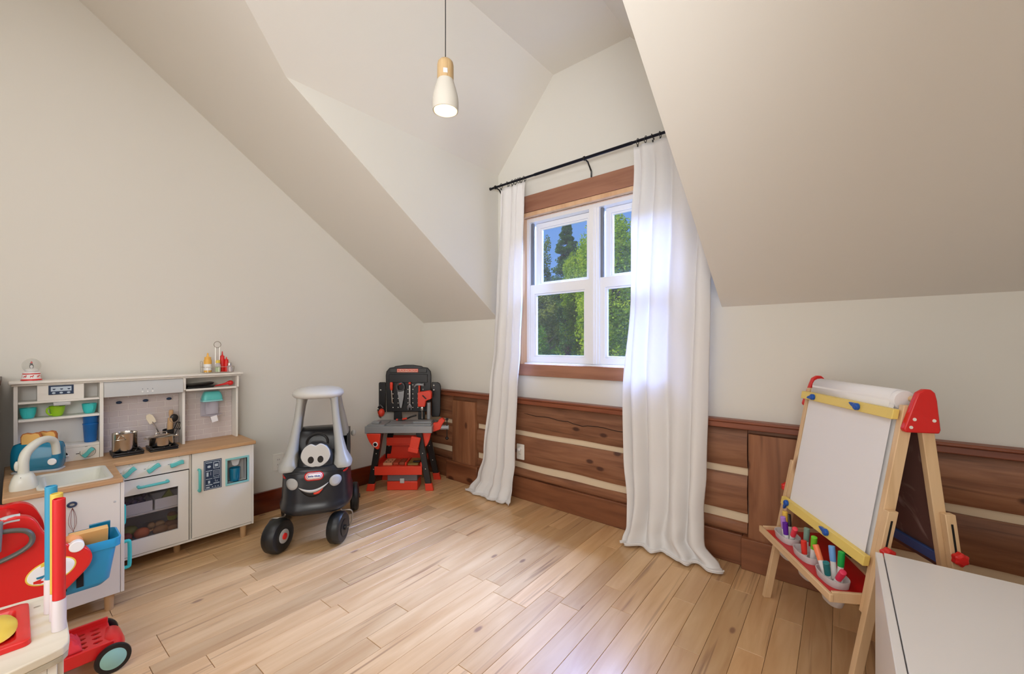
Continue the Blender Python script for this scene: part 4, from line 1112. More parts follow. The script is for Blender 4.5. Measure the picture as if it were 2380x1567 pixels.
o = thing('toy_wedge', 'olive yellow triangular toy wedge in the right white bin', 'toy food', (.265, -2.012, .300))
part('wedge', G().prism([(-.035, .03), (.030, .03), (.003, .085)], 'x', -.012, .012), M_lime2, o, bevel=.003)
# blue cup in the fridge dispenser
o = thing('toy_tumbler', 'dark blue cup standing in the fridge door dispenser', 'tumbler', (KF - .036, -1.694, dz0 + .0005))
part('body', G().lathe([(.025, 0), (.026, .002), (.030, .076), (.031, .080), (.028, .080), (.024, .005), (.001, .004)], n=28, cap=False), M_bluec, o, ang=60)

# dark cabinet just left of the play kitchen
t = thing('dark_cabinet', 'dark brown wooden cabinet at the left edge beside the play kitchen', 'cabinet', (.20, -2.90, 0))
part('carcass', G().box(-.17, .155, -.27, -.25, 0, 1.02).box(-.17, .155, .262, .282, 0, 1.02).box(-.17, -.158, -.25, .262, 0, 1.02).box(-.158, .155, -.25, .262, .0, .06), M_cabdark, t, bevel=.002)
part('top', G().box(-.175, .175, -.285, .289, 1.0205, 1.045), M_cabdark, t, bevel=.003)
for k in range(3):
    z = .08 + .31 * k
    d_ = part('drawer', G().box(.156, .170, -.248, .260, z, z + .295), M_cabdark, t, bevel=.002)
    part('drawer_pull', G().sphere((.182, .006, z + .15), .012), M_metal, d_)

# ================================================================ RIDE-ON CAR  (local x across, y towards its rear, z up)
CAR = thing('ride_on_car', 'black and grey toddler ride-on car with a smiling face, beside the left wall', 'toy car', (.688, -1.587, 0), math.atan2(.8714, .4906))
UC, NC = .193, .270
def crg(z, hx, hy, p=3.4, dn=0): return srect(UC, NC + dn, z, hx, hy, 56, p)
body_rings = [crg(.200, .150, .270), crg(.208, .190, .325), crg(.225, .207, .344), crg(.245, .209, .346), crg(.262, .203, .336), crg(.285, .199, .331), crg(.42, .193, .322), crg(.455, .190, .315), crg(.472, .180, .300), crg(.478, .165, .285)]
part('body', G().loft(body_rings), M_charcoal, CAR, ang=50)
part('hood_line', G().tube([(UC + .155 * math.cos(a), NC - .318 + .02 * (1 - math.sin(a)), .452) for a in [R(180 - 12 * k) for k in range(16)]], .0016, 5), M_blackp, CAR)
def face_n(u, z, off=.001):
    hx, hy, p = .199 - .0444 * (z - .285) + .0006, .331 - .0667 * (z - .285) + .0006, 3.4
    if z > .42: hy = .322 - .2 * (z - .42) + .0006
    d = min(.999, abs((u - UC) / hx))
    return NC - hy * (1 - d ** p) ** (1 / p) - off
# windscreen hump with the eyes
part('dashboard', G().loft([srect(UC + .005, .055, z, a, b, 32, 2.6) for z, a, b in ((.46, .115, .075), (.50, .105, .062), (.55, .088, .050), (.59, .062, .038), (.612, .03, .02))]), M_charcoal, CAR, ang=60)
part('seat_back', G().loft([srect(UC, .50, z, a, b, 32, 4) for z, a, b in ((.44, .175, .105), (.55, .170, .085), (.60, .155, .07), (.622, .125, .05))]), M_charcoal, CAR, ang=50)
for s in (-1, 1):
    part('side_wall', G().loft([[(UC + s * (.165 + dx), y, z) for dx, y, z in ((0, a, .45), (.028, a, .45), (.026, a, h), (.004, a, h))] for a, h in ((.16, .46), (.24, .475), (.36, .53), (.46, .585), (.56, .60))]), M_charcoal, CAR, ang=50)
def pillar(sx, L, nm='pillar'):
    return part(nm, G().loft([srect(UC + sx * du, n, z, hx, hy, 24, 2.8) for z, du, n, hx, hy in L]), M_cargrey, CAR, ang=60)
FP = [(.458, .150, .075, .052, .100), (.475, .150, .072, .056, .100), (.495, .148, .075, .050, .085), (.54, .138, .085, .036, .062), (.62, .125, .105, .027, .045), (.75, .108, .140, .022, .036), (.845, .098, .165, .022, .040), (.880, .092, .175, .030, .050)]
RP = [(.560, .158, .50, .030, .070), (.60, .150, .49, .030, .060), (.68, .138, .46, .028, .046), (.78, .118, .42, .026, .040), (.845, .104, .39, .030, .045), (.880, .095, .37, .036, .055)]
for s in (-1, 1): pillar(s, FP); pillar(s, RP)
part('roof', G().loft([srect(UC, .262, z, a, b, 44, 2.7) for z, a, b in ((.862, .120, .140), (.868, .142, .168), (.882, .152, .180), (.898, .150, .178), (.914, .128, .152), (.924, .085, .105), (.928, .03, .04))]), mat('car_roof_grey', (208, 206, 200), .45), CAR, ang=60)
def decal(name, poly, z_off, m, lab=None, par=None, th=.0014):
    g = G(); cu = sum(p[0] for p in poly) / len(poly); cz = sum(p[1] for p in poly) / len(poly)
    ctr = g.b.verts.new((cu, face_n(cu, cz, z_off), cz)); mid = []; out = []
    for u, z in poly:
        mu, mz = (u + cu) / 2, (z + cz) / 2
        mid.append(g.b.verts.new((mu, face_n(mu, mz, z_off), mz))); out.append(g.b.verts.new((u, face_n(u, z, z_off), z)))
    n = len(poly)
    for i in range(n):
        j = (i + 1) % n
        g.b.faces.new((ctr, mid[i], mid[j])); g.b.faces.new((mid[i], out[i], out[j], mid[j]))
    return part(name, g, m, par or CAR, solid=th, label=lab)
ell = lambda cu, cz, a, b, n=28: [(cu + a * math.cos(2 * PI * k / n), cz + b * math.sin(2 * PI * k / n)) for k in range(n)]
for cu in (.072, .305): decal('headlight', ell(cu, .392, .033, .033), .0015, M_lamp)
pill = lambda cu, cz, a, b: [(cu + p[0], cz + p[1]) for p in rrect(-a, a, -b, b, b * .98, 8)]
decal('badge', pill(.190, .432, .052, .0255), .0015, M_red)
decal('badge_ring', pill(.190, .432, .045, .0190), .0030, M_whiteb)
decal('badge_rim', pill(.190, .432, .041, .0160), .0040, M_red)
decal('badge_field', pill(.190, .432, .038, .0135), .0050, M_whiteb)
text_part('badge_text', 'little tikes', .0165, mat('badge_blue', (40, 60, 150), .5), CAR, frame((.190, face_n(.19, .432, .0062), .432), (1, 0, 0), (0, 0, 1)), bold=.0004)
mouth_top = [(.108 + .160 * k / 16, .373 - .030 * math.sin(PI * k / 16) ** 1.0 + .014 * k / 16) for k in range(17)]
mouth_bot = [(.108 + .160 * (1 - k / 16), .373 - .070 * math.sin(PI * (1 - k / 16)) ** .8 + .014 * (1 - k / 16)) for k in range(1, 16)]
def strip(name, top, bot, off, m, th=.0014):
    g = G(); g.grid([[(u, face_n(u, z, off), z) for u, z in top], [(u, face_n(u, z, off), z) for u, z in bot]])
    return part(name, g, m, CAR, solid=th)
ub = [(.108 + .160 * k / 16) for k in range(17)]
top = [(u, .373 - .026 * math.sin(PI * k / 16) + .016 * k / 16) for k, u in enumerate(ub)]
b1 = [(u, .372 - .040 * math.sin(PI * k / 16) ** .8 + .016 * k / 16) for k, u in enumerate(ub)]
b2 = [(u, .371 - .066 * math.sin(PI * k / 16) ** .8 + .016 * k / 16) for k, u in enumerate(ub)]
strip('mouth', top, b2, .0012, M_blackp)
strip('teeth', top, b1, .0026, M_eye)
strip('tongue', [(u, z - .003) for u, z in b1[8:14]], [(u, z + .006 + .003 * abs(k - 3)) for k, (u, z) in enumerate(b2[8:14])], .0026, M_orange)
for s, cu in ((-1, .020), (1, .360)): decal('marker_light', ell(cu, .425 + .006 * s, .014, .007, 14), .0018, M_red)
# eyes: a flat heart-like plate in front of the hump
g = G(); poly = []
for k in range(60):
    a = 2 * PI * k / 60; c, s = math.cos(a), math.sin(a)
    u = .080 * math.copysign(abs(c) ** .9, c) * (1 - .10 * max(0, -s)); z = .066 * s + (.010 * max(0, s) * min(1, abs(c) * 3.2)) - .006 * max(0, 1 - abs(c) * 5) * (1 if s > 0 else -.6)
    poly.append((UC + .003 + u, .540 + z))
M = Matrix.Translation((0, -.010, 0))
eyep = part('eyes', G().prism(poly, 'y', -.022, -.008), M_eye, CAR, bevel=.004)
for du in (-.026, .026):
    pu = part('pupil', G().lathe([(.0165, 0), (.0155, .0012)], n=24, sy=1.25, M=frame((UC + .003 + du, -.0225, .520), (1, 0, 0), (0, 0, 1))), M_blackp, CAR)
# wheels
def wheel(u, n, r, w, rot, hubred=True, front=True):
    M = Matrix.Translation((u, n, r)) @ Matrix.Rotation(R(rot), 4, 'Z') @ Matrix.Rotation(R(90), 4, 'Y')
    h = w / 2
    prof = [(r * .30, -h * .86), (r * .62, -h), (r * .88, -h * .90), (r * .975, -h * .62), (r * .985, -h * .12), (r, 0), (r * .985, h * .12), (r * .975, h * .62), (r * .88, h * .90), (r * .66, h), (r * .50, h * .93), (r * .30, h * .86)]
    wl = part('wheel', G().lathe(prof, n=44, M=M), M_tyre, CAR, ang=40)
    if hubred:
        part('hub', G().lathe([(r * .40, h * .94), (r * .40, h * 1.02), (r * .36, h * 1.06)], n=28, M=M), M_lamp, wl)
        part('hub_cap', G().lathe([(r * .19, h * 1.06), (r * .18, h * 1.18), (r * .10, h * 1.25)], n=22, M=M), M_red, wl)
    else:
        part('hub', G().lathe([(r * .52, h * .97), (r * .52, h * 1.03), (r * .47, h * 1.05), (r * .16, h * 1.04), (r * .15, h * 1.3)], n=28, M=M), M_blackp, wl)
    return wl
wheel(-.004, -.012, .098, .085, -30, True)
wheel(.318, -.004, .094, .080, -22, False)
wheel(.412, .500, .100, .060, 0, False)
wheel(-.022, .500, .100, .060, 0, False)
part('fork', G().tube([(.030, .03, .225), (.028, .02, .196), (.000, .005, .194), (-.040, .010, .190), (-.058, .020, .150), (-.060, .012, .105), (-.040, .004, .100)], .0042, 8, smooth=5), M_metal, CAR)
part('fork', G().tube([(.335, .0, .225), (.336, -.006, .200), (.350, -.010, .196), (.392, -.024, .194), (.400, -.026, .160), (.384, -.024, .100), (.350, -.012, .096)], .0042, 8, smooth=5), M_metal, CAR)
part('rear_axle', G().cyl((-.03, .5, .10), (.42, .5, .10), .006), M_metal, CAR)
part('cup_holder', G().sphere((.405, .50, .560), .022, sx=.8), M_cargrey, CAR)
part('steering_wheel', G().tube([(UC + .06 * math.cos(a), .15 + .02 * math.sin(a), .585 + .05 * math.sin(a)) for a in [2 * PI * k / 24 for k in range(24)]], .008, 8, closed=True), M_blackp, CAR)

# ================================================================ WORKBENCH
WB = thing('toy_workbench', 'black, grey and orange-red toy workbench in the corner of the room', 'workbench', (.235, -.693, 0), math.atan2(.65666, .75419))
def wbx(name, m, *bs, bevel=.003, parent=None, M=None, label=None):
    g = G()
    for b in bs: g.box(*b)
    return part(name, g, m, parent or WB, bevel=bevel, M=M, label=label)
def leg(top, bot, w=.050, d=.035, par=WB):
    """slanted flat leg from top to bot (u,n,z), with a red foot"""
    t_, b_ = Vector(top), Vector(bot)
    f = lambda k: t_.lerp(b_, k)
    ring = lambda p, w: [(p.x - w / 2, p.y - d / 2, p.z), (p.x + w / 2, p.y - d / 2, p.z), (p.x + w / 2, p.y + d / 2, p.z), (p.x - w / 2, p.y + d / 2, p.z)]
    kf = 1 - .060 / (t_.z - b_.z)
    l = part('leg', G().loft([ring(f(0), w), ring(f(kf), w)]), M_blackp, par, bevel=.003)
    part('foot', G().loft([ring(f(kf + .0001), w + .008), ring(f(1), w + .014)]), M_orange, l, bevel=.003)
    for k in (.35, .62): part('rivet', G().sphere((f(k).x, f(k).y - d / 2, f(k).z), .0042, n=10, m=6), M_plate, l)
leg((.045, .035, .475), (-.035, .035, 0)); leg((.365, .035, .475), (.452, .035, 0))
leg((.070, .285, .475), (.012, .320, 0)); leg((.370, .285, .475), (.470, .320, 0))
wt = wbx('worktop', M_silver, (-.072, .475, .0, .31, .478, .534), bevel=.004)
wbx('worktop_step', M_silver, (-.055, .085, .012, .20, .534, .546), (.235, .462, .03, .20, .534, .544), (-.05, .46, .06, .29, .534, .538))
wbx('clamp_slot', M_silver, (-.030, .030, .05, .12, .546, .564), (.30, .455, .09, .19, .544, .556))
# lower red shelf
wbx('shelf', M_orange, (.005, .392, .005, .018, .135, .205), (.006, .391, .018, .300, .186, .198), (.005, .020, .018, .300, .198, .235), (.377, .392, .018, .300, .198, .235), (.03, .37, .285, .300, .198, .40))
wbx('tray_back', M_orange, (.050, .36, .200, .290, .330, .342), (.050, .36, .200, .206, .342, .400))
wbx('holder_box', M_orange, (.300, .375, -.028, .004, .330, .455), M=Matrix.Translation((-.075, .0, .075)) @ Matrix.Rotation(R(12), 4, 'Y'), bevel=.004)
wbx('holder_lip', M_orange, (.296, .380, -.034, -.006, .330, .365), M=Matrix.Translation((-.075, .0, .075)) @ Matrix.Rotation(R(12), 4, 'Y'), bevel=.004)
hb_ = part('side_bracket', G().prism([(-.055, .476), (.058, .476), (.052, .40), (.045, .352), (.030, .350), (.000, .372), (-.03, .41), (-.048, .45)], 'y', -.012, .030), M_orange, WB, bevel=.004)
part('dial', G().lathe([(.020, 0), (.020, .006), (.016, .008)], n=24, M=frame((.020, -.0125, .392), (1, 0, 0), (0, 0, 1))), M_whiteb, hb_)
part('dial_face', G().lathe([(.014, 0), (.012, .002)], n=20, M=frame((.020, -.0208, .392), (1, 0, 0), (0, 0, 1))), M_blackp, hb_)
part('side_bracket', G().prism([(.355, .476), (.458, .476), (.445, .41), (.425, .365), (.405, .35), (.375, .40)], 'y', .05, .09), M_orange, WB, bevel=.004)
wbx('screw_block', mat('toy_block_wood', (216, 150, 110), .6), (.060, .135, .06, .20, 0.1985, 0.220))
for dx in (.08, .115):
    for dy in (.09, .15): part('peg_hole', G().lathe([(.006, 0), (.006, .001)], (dx, dy, .2201), 12), M_dark, WB)
wbx('wood_block', mat('toy_block_red', (176, 70, 40), .6), (.140, .185, .07, .20, 0.1985, 0.218))
wbx('wood_block', mat('toy_block_brown', (150, 74, 44), .6), (.190, .235, .07, .20, 0.1985, 0.220))
wbx('wood_block', M_orange, (.242, .258, .05, .22, 0.1985, 0.226))
wbx('toy_square', mat('toy_olive', (140, 120, 60), .6), (.262, .35, .06, .24, 0.1985, 0.214))
wbx('toy_chisel', M_blackp, (.300, .36, .09, .115, .2145, .226), bevel=.004)
# backboard
bp_ = [(.022, .605), (.412, .605), (.418, .93), (.412, .965), (.385, .998), (.345, 1.003), (.33, 1.012), (.26, 1.023), (.18, 1.023), (.10, 1.012), (.085, 1.003), (.048, .998), (.020, .965), (.014, .93)]
bk = part('backboard', G().prism(bp_, 'y', .300, .322), M_blackp, WB, bevel=.006)
part('wing', G().prism([(-.068, .60), (.012, .60), (.012, .868), (-.040, .868), (-.062, .855), (-.070, .83)], 'y', .304, .322), M_blackp, WB, bevel=.006)
part('wing', G().prism([(.420, .56), (.490, .56), (.500, .60), (.502, .83), (.494, .856), (.474, .868), (.420, .868)], 'y', .304, .322), M_blackp, WB, bevel=.006)
part('wing_handle', G().tube([(-.078, .30, .82), (-.094, .30, .80), (-.096, .30, .66), (-.088, .30, .60)], .007, 8, smooth=3), M_blackp, WB)
wbx('support', M_blackp, (.085, .155, .304, .320, .535, .606))
wbx('support', M_blackp, (.300, .36, .304, .320, .535, .606))
wbx('apron_flap', M_blackp, (.045, .385, .292, .300, .866, .940), parent=bk)
wbx('sign_base', mat('sign_band', (50, 50, 48), .4), (.055, .378, .288, .2999, .955, .990), parent=bk)
wbx('sign_panel', M_orange, (.118, .305, .284, .2879, .957, .989), parent=bk, label='orange-outlined name plate')
wbx('sign_field', mat('sign_pale', (226, 190, 170), .5), (.122, .301, .2826, .2839, .960, .986), parent=bk, bevel=0)
text_part('sign_text', 'BLACK+DECKER', .0235, M_orange, bk, frame((.2115, .2822, .973), (1, 0, 0), (0, 0, 1)), bold=.0007)
for k, u in enumerate((.080, .125, .212, .255, .30, .345)):
    for j in range(6):
        if (k, j) in ((0, 0), (0, 1), (1, 1), (2, 0), (4, 1)): continue
        part('peg', G().sphere((u, .2995, .845 - j * .040), .0050, n=8, m=6), M_plate, bk)
for z in (.84, .80): part('peg', G().sphere((.440, .3035, z), .0065, n=8, m=6), M_plate, bk)
part('peg', G().sphere((-.030, .3035, .80), .0065, n=8, m=6), M_plate, bk)
# vice at the right end
vs_ = part('vice', G().prism([(.470, .470), (.530, .490), (.545, .530), (.570, .565), (.545, .590), (.520, .575), (.505, .548), (.470, .545)], 'y', .08, .13), M_orange, WB, bevel=.006)
part('vice_screw', G().cyl((.530, .105, .505), (.600, .105, .505), .020), M_silver, vs_)
part('vice_handle', G().cyl((.585, .095, .57), (.585, .095, .42), .004).sphere((.585, .095, .575), .012).sphere((.585, .095, .415), .014), M_blackp, vs_)
# tools
def wt_thing(name, label, cat, u, n, z):
    o = thing(name, label, cat, (0, 0, 0), math.atan2(.65666, .75419), 'toy tools hung on the workbench')
    o.location = Vector((.235, -.693, 0)) + Vector((.75419 * u - .65666 * n, .65666 * u + .75419 * n, z))
    return o
NT = .276
t = wt_thing('toy_screwdriver', 'orange-red handled toy screwdriver, leftmost tool on the backboard', 'screwdriver', .072, NT, .0)
part('handle', G().tube([(0, 0, .872), (0, 0, .86), (0, 0, .82), (0.002, 0, .80)], [.008, .014, .013, .008], 10, smooth=3), M_orange, t)
part('shaft', G().cyl((.002, 0, .80), (.008, 0, .69), .006), M_steel, t)
t = wt_thing('toy_saw', 'grey-bladed toy hand saw with a dark handle on the backboard', 'saw', .150, NT, 0)
part('blade', G().prism([(-.026, .80), (.034, .80), (.030, .74), (.012, .645), (-.002, .645)], 'y', -.003, .003), M_silver, t, bevel=.001)
part('handle', G().tube([(-.024, 0, .80), (-.030, 0, .84), (-.012, 0, .858), (.016, 0, .862), (.032, 0, .84), (.030, 0, .805), (.0, 0, .795)], .008, 8, closed=True, smooth=3), mat('saw_handle', (74, 74, 76), .4), t)
part('trim', G().cyl((-.010, -.002, .855), (.012, -.002, .862), .006), M_orange, t)
t = wt_thing('toy_wrench', 'long silver toy wrench with an open jaw, middle of the backboard', 'wrench', .232, NT, 0)
part('handle', G().prism([(-.009, .66), (.010, .66), (.008, .845), (-.006, .845)], 'y', -.004, .004), M_steel, t, bevel=.002)
part('jaw', G().prism([(-.018, .635), (-.022, .655), (-.010, .675), (.012, .675), (.022, .655), (.018, .630), (.010, .622), (.009, .645), (-.002, .648), (-.006, .630), (-.012, .620)], 'y', -.006, .006), M_steel, t, bevel=.002)
part('grip_end', G().sphere((0.001, 0, .862), .012), M_orange, t)
t = wt_thing('toy_hammer', 'toy claw hammer with grey head and red handle on the backboard', 'hammer', .318, NT, 0)
part('head', G().tube([(-.044, 0, .828), (-.026, 0, .848), (.0, 0, .85), (.020, 0, .848), (.040, 0, .848)], [.004, .010, .012, .011, .015], 10, smooth=3), M_silver, t)
part('handle', G().cyl((0, 0, .845), (-.002, 0, .72), .009), M_orange, t)
t = wt_thing('toy_drill_press', 'orange-red toy drill press standing on a grey post at the right of the bench', 'drill', .372, .215, 0)
part('post', G().cyl((.040, .0, .5575), (.040, .0, .70), .017), M_silver, t)
part('drill_body', G().prism([(-.052, .665), (.010, .665), (.018, .715), (.066, .735), (.066, .79), (.050, .806), (-.020, .795), (-.052, .79)], 'y', -.028, .028), M_orange, t, bevel=.006)
part('chuck', G().lathe([(.005, 0), (.014, .010), (.015, .030), (.012, .045)], (-.018, 0, .620), 18), M_steel, t)
part('bit', G().cyl((-.018, 0, .5575), (-.018, 0, .625), .0045), M_steel, t)
part('trigger', G().cyl((-.010, -.030, .765), (.022, -.034, .735), .005), M_blackp, t)
t = wt_thing('toy_circular_saw', 'toy circular saw with a red guard at the left wing of the bench', 'saw', -.020, .235, 0)
part('blade', G().lathe([(.040, -.003), (.042, 0), (.040, .003)], n=28, M=Matrix.Translation((-.002, 0, .600)) @ Matrix.Rotation(R(70), 4, 'Y')), M_steel, t)
part('guard', G().sphere((.018, 0, .610), .036, sx=.7, sz=1.0), M_orange, t)
part('grip', G().tube([(.03, 0, .650), (.01, 0, .672), (-.01, 0, .650)], .010, 8, smooth=3), M_blackp, t)
t = wt_thing('toy_saw_blade_tool', 'small black pry tool lying across the back of the worktop', 'tool', .20, .235, 0)
part('bar', G().tube([(-.06, 0, .548), (.0, 0, .550), (.05, 0, .572), (.10, 0, .585)], .007, 8, smooth=3), M_blackp, t)
part('tip', G().cyl((-.075, 0, .548), (-.06, 0, .548), .008).cyl((-.02, 0, .552), (.02, -.005, .560), .0085), M_orange, t)
t = thing('parts_organiser', 'small red case with a clear lid on the floor under the workbench', 'tool case', (0, 0, 0), math.atan2(.65666, .75419))
t.location = Vector((.235, -.693, 0)) + Vector((.75419 * .225 - .65666 * .11, .65666 * .225 + .75419 * .11, 0.0005))
part('base', G().box(-.126, .126, -.075, .075, 0, .074), M_orange, t, bevel=.006)
part('lid', G().box(-.123, .123, -.072, .072, .0745, .128), M_cleard, t, bevel=.006)
part('latch', G().box(-.018, .018, -.082, -.0755, .060, .100), M_grey, t, bevel=.003)

# ================================================================ EASEL
EA = thing('art_easel', 'double-sided wooden easel with a whiteboard, paper roll and red tray', 'easel', (2.946, -.295, 0), math.atan2(-.854164, .520004))
EW = .5596
fb = lambda z: .018 + .175 * z            # centre of the front leg at height z
rb = lambda z: .362 - .128 * z     # centre of the rear leg
def eleg(u0, u1, f, z0, z1, d=.042, nm='leg', off=0, chamfer=True, m=M_pine, par=EA, bev=.002):
    ring = lambda z, dd=d: [(u0, f(z) + off - dd / 2, z), (u1, f(z) + off - dd / 2, z), (u1, f(z) + off + dd / 2, z), (u0, f(z) + off + dd / 2, z)]
    return part(nm, G().loft([ring(z0), ring(z1)]), m, par, bevel=bev)
for u, s in ((0, -1), (EW, 1)):
    a, b = (u - .011, u + .011)
    eleg(a, b, fb, .30, 1.0, .036)
    eleg(a, b, rb, .45, 1.0, .036)
    # extensions on the outside with a slot and a red knob
    o1, o2 = (a - .0235, a - .0005) if s < 0 else (b + .0005, b + .0235)
    fe = lambda z: .004 + .19 * z
    e1 = eleg(o1, o2, fe, 0, .655, .030, 'leg_extension', off=0)
    e2 = eleg(o1, o2, rb, 0, .655, .030, 'leg_extension', off=.012)
    for e, f in ((e1, fe), (e2, lambda z: rb(z) + .012)):
        so = o2 + .0004 if s > 0 else o1 - .0012
        eleg(so, so + .0008, f, .50, .625, .006, 'slot', off=0, m=M_dark, par=e, bev=0)
        zk = .520
        g = G(); Mk = Matrix.Translation(((o2 + .001) if s > 0 else (o1 - .001), f(zk), zk)) @ Matrix.Rotation(R(90 * s), 4, 'Y')
        rings = [[(r * (1 + .10 * math.cos(a_ * 6)) * math.cos(a_), r * (1 + .10 * math.cos(a_ * 6)) * math.sin(a_), z) for a_ in [2 * PI * k / 36 for k in range(36)]] for r, z in ((.013, 0), (.020, .004), (.020, .018), (.013, .024))]
        part('knob', G().loft(rings, M=Mk), M_red, e, label='red star knob')
eleg(-.011, .011, fb, 0.0, .292, .026, 'leg_tip', off=-.002) if False else None
# red top brackets
prof = [(.166, .915), (.262, .913), (.266, .925), (.256, 1.020), (.250, 1.045), (.238, 1.056), (.220, 1.056), (.202, 1.045), (.192, 1.020), (.160, .925)]
for u0, u1 in ((-.054, -.0365), (EW + .0365, EW + .054)) if False else ((-.032, -.012), (EW + .012, EW + .032)):
    b_ = part('bracket', G().prism(prof, 'x', u0, u1), M_red, EA, bevel=.004)
    so = u1 if u0 > 0 else u0 - .002
    for y, z in ((.190, .958), (.180, .932), (.246, .955)):
        part('screw', G().lathe([(.0055, 0), (.005, .002)], n=14, M=Matrix.Translation((so, y, z)) @ Matrix.Rotation(R(90), 4, 'Y')), M_plate, b_)
def tilt(f, z, n, u0, u1, z0, z1, d0, d1):
    """box lying in the slanted front/rear plane: offsets d from leg centre line"""
    g = n
    ring = lambda zz: [(u0, f(zz) + d0, zz), (u1, f(zz) + d0, zz), (u1, f(zz) + d1, zz), (u0, f(zz) + d1, zz)]
    return g.loft([ring(z0), ring(z1)])
part('whiteboard', tilt(fb, 0, G(), .0115, EW - .0115, .475, .978, -.012, .002), M_whiteb, EA, bevel=.001)
part('paper', tilt(fb, 0, G(), 0.040, EW - .024, .480, 1.0, -.0240, -.0235), M_paper, EA, smooth=False, label='sheet of white paper hanging from the roll')
part('clip_bar', tilt(fb, 0, G(), .002, EW + .006, .953, .986, -.044, -.0245), M_yelwood, EA, bevel=.002, label='yellow painted bar')
part('clip_bar', tilt(fb, 0, G(), .002, EW + .006, .458, .492, -.044, -.0245), M_yelwood, EA, bevel=.002, label='yellow painted bar')
def clip(u, z, a):
    M = frame((u, fb(z) - .0445, z), (1, 0, 0), (0, 0, 1)) @ Matrix.Rotation(R(a), 4, 'Z')
    g = G().lathe([(.013, 0), (.013, .010), (.009, .014)], n=20, M=M)
    g.loft([[(x * w_, y_, z_) for w_, y_, z_ in ((1, -h, .002), (1, h, .002), (1, h, .011), (1, -h, .011))] for x, h in ((-.006, .008), (-.024, .006), (-.036, .002))], M=M)
    part('clip', g, M_clipb, EA, bevel=.001, label='blue swivel clip')
clip(.105, .970, 10); clip(.395, .970, -18); clip(.060, .480, 60); clip(.360, .480, -12)
# paper roll on its dowel
part('dowel', G().cyl((-.012, .222, 1.018), (EW + .012, .222, 1.018), .010), M_pinex, EA)
rl = part('paper_roll', G().lathe([(.014, 0), (.032, 0), (.036, .004), (.036, .488), (.033, .492), (.014, .492)], n=36, M=Matrix.Translation((.040, .205, 1.010)) @ Matrix.Rotation(R(90), 4, 'Y')), M_paper, EA)
part('paper_lead', G().grid([[(u, y, z) for u in (.045, EW - .045)] for y, z in ((.215, 1.0455), (.205, 1.0475), (.190, 1.0455), (.178, 1.038), (.1705, 1.024), (fb(1.0) - .0245, 1.0), (fb(.97) - .0250, .97))]), M_paper, EA, solid=.0004)
# chalkboard on the rear side
part('chalkboard', tilt(rb, 0, G(), .0115, EW - .0115, .455, .950, .002, .010), M_chalk, EA, bevel=.001)
part('chalk_clip_bar', tilt(rb, 0, G(), .0, EW, .475, .510, -.012, .0015), mat('blue_painted_wood', (70, 96, 160), .5), EA, bevel=.002, label='blue painted bar')
for f, z, u in ((fb, .30, 0), (rb, .30, 0)):
    pass
# red tray with three marker pots
TZ = .335
tr = part('tray', G().box(-.0, EW - .002, -.028, .262, TZ - .004, TZ + .002).box(-.0, EW - .002, -.035, -.028, TZ - .018, TZ + .016) if False else G().box(.012, EW - .012, -.027, .262, TZ - .004, TZ + .002), M_redtray, EA, bevel=.001, label='red tray board')
part('tray_rail', G().box(.004, EW - .004, -.040, -.0275, TZ - .014, TZ + .014), M_pinex, EA, bevel=.003)
part('tray_rail', G().box(.004, EW - .004, .2625, .275, TZ - .018, TZ + .018), M_pinex, EA, bevel=.003)
for u in (.0115, EW - .0235): part('tray_side', G().box(u, u + .012, -.0273, .2623, TZ - .018, TZ + .018), M_pine, EA, bevel=.002)
MK = []
Mfrost = clear_mat('frosted_pot', (236, 232, 232), .35, .4)
for k, u in enumerate((.115, .275, .440)):
    c = thing('marker_pot', ('frosted oval marker pot at the left end of the easel tray', 'frosted oval marker pot in the middle of the easel tray', 'frosted oval marker pot at the right end of the easel tray')[k], 'marker pot', (0, 0, 0), EA.rotation_euler.z, 'marker pots in the easel tray')
    c.location = EA.matrix_basis @ Vector((0, 0, 0)) if False else Vector((2.946, -.295, 0)) + Vector((.520004 * u + .854164 * .032, -.854164 * u + .520004 * .032, TZ + .0025))
    def orr(z, a, b, p=2.6): return srect(0, 0, z, a, b, 32, p)
    part('rim', G().loft([orr(0, .062, .036), orr(.024, .066, .040), orr(.026, .066, .040), orr(.026, .063, .037), orr(.002, .058, .033), orr(.0005, .02, .01)], cap=True), Mfrost, c, ang=60)
    part('bowl', G().loft([orr(-.0075, .056, .031), orr(-.050, .052, .028), orr(-.078, .040, .022), orr(-.086, .018, .012)]), Mfrost, c, ang=60)
def marker(label, pot_u, du, dn, tx, ty, cap, L=.085, r=.0100, up=True, capL=.055):
    o = thing('marker_pen', label, 'marker', (0, 0, 0), EA.rotation_euler.z, 'markers in the easel tray pots')
    u = pot_u + du; n = .032 + dn
    o.location = Vector((2.946, -.295, 0)) + Vector((.520004 * u + .854164 * n, -.854164 * u + .520004 * n, TZ + .0055))
    M = Matrix.Rotation(R(tx), 4, 'Y') @ Matrix.Rotation(R(ty), 4, 'X')
    part('barrel', G().cyl((0, 0, 0), (0, 0, L - capL * .6), r * .92, n=14), M_whiteb, o, M=M)
    part('cap', G().lathe([(r, L - capL * .6), (r * 1.08, L), (r * 1.05, L + capL * .35), (r * .8, L + capL * .38)], n=14), cap, o, M=M)
pm = lambda n, c: mat(n, c, .4)
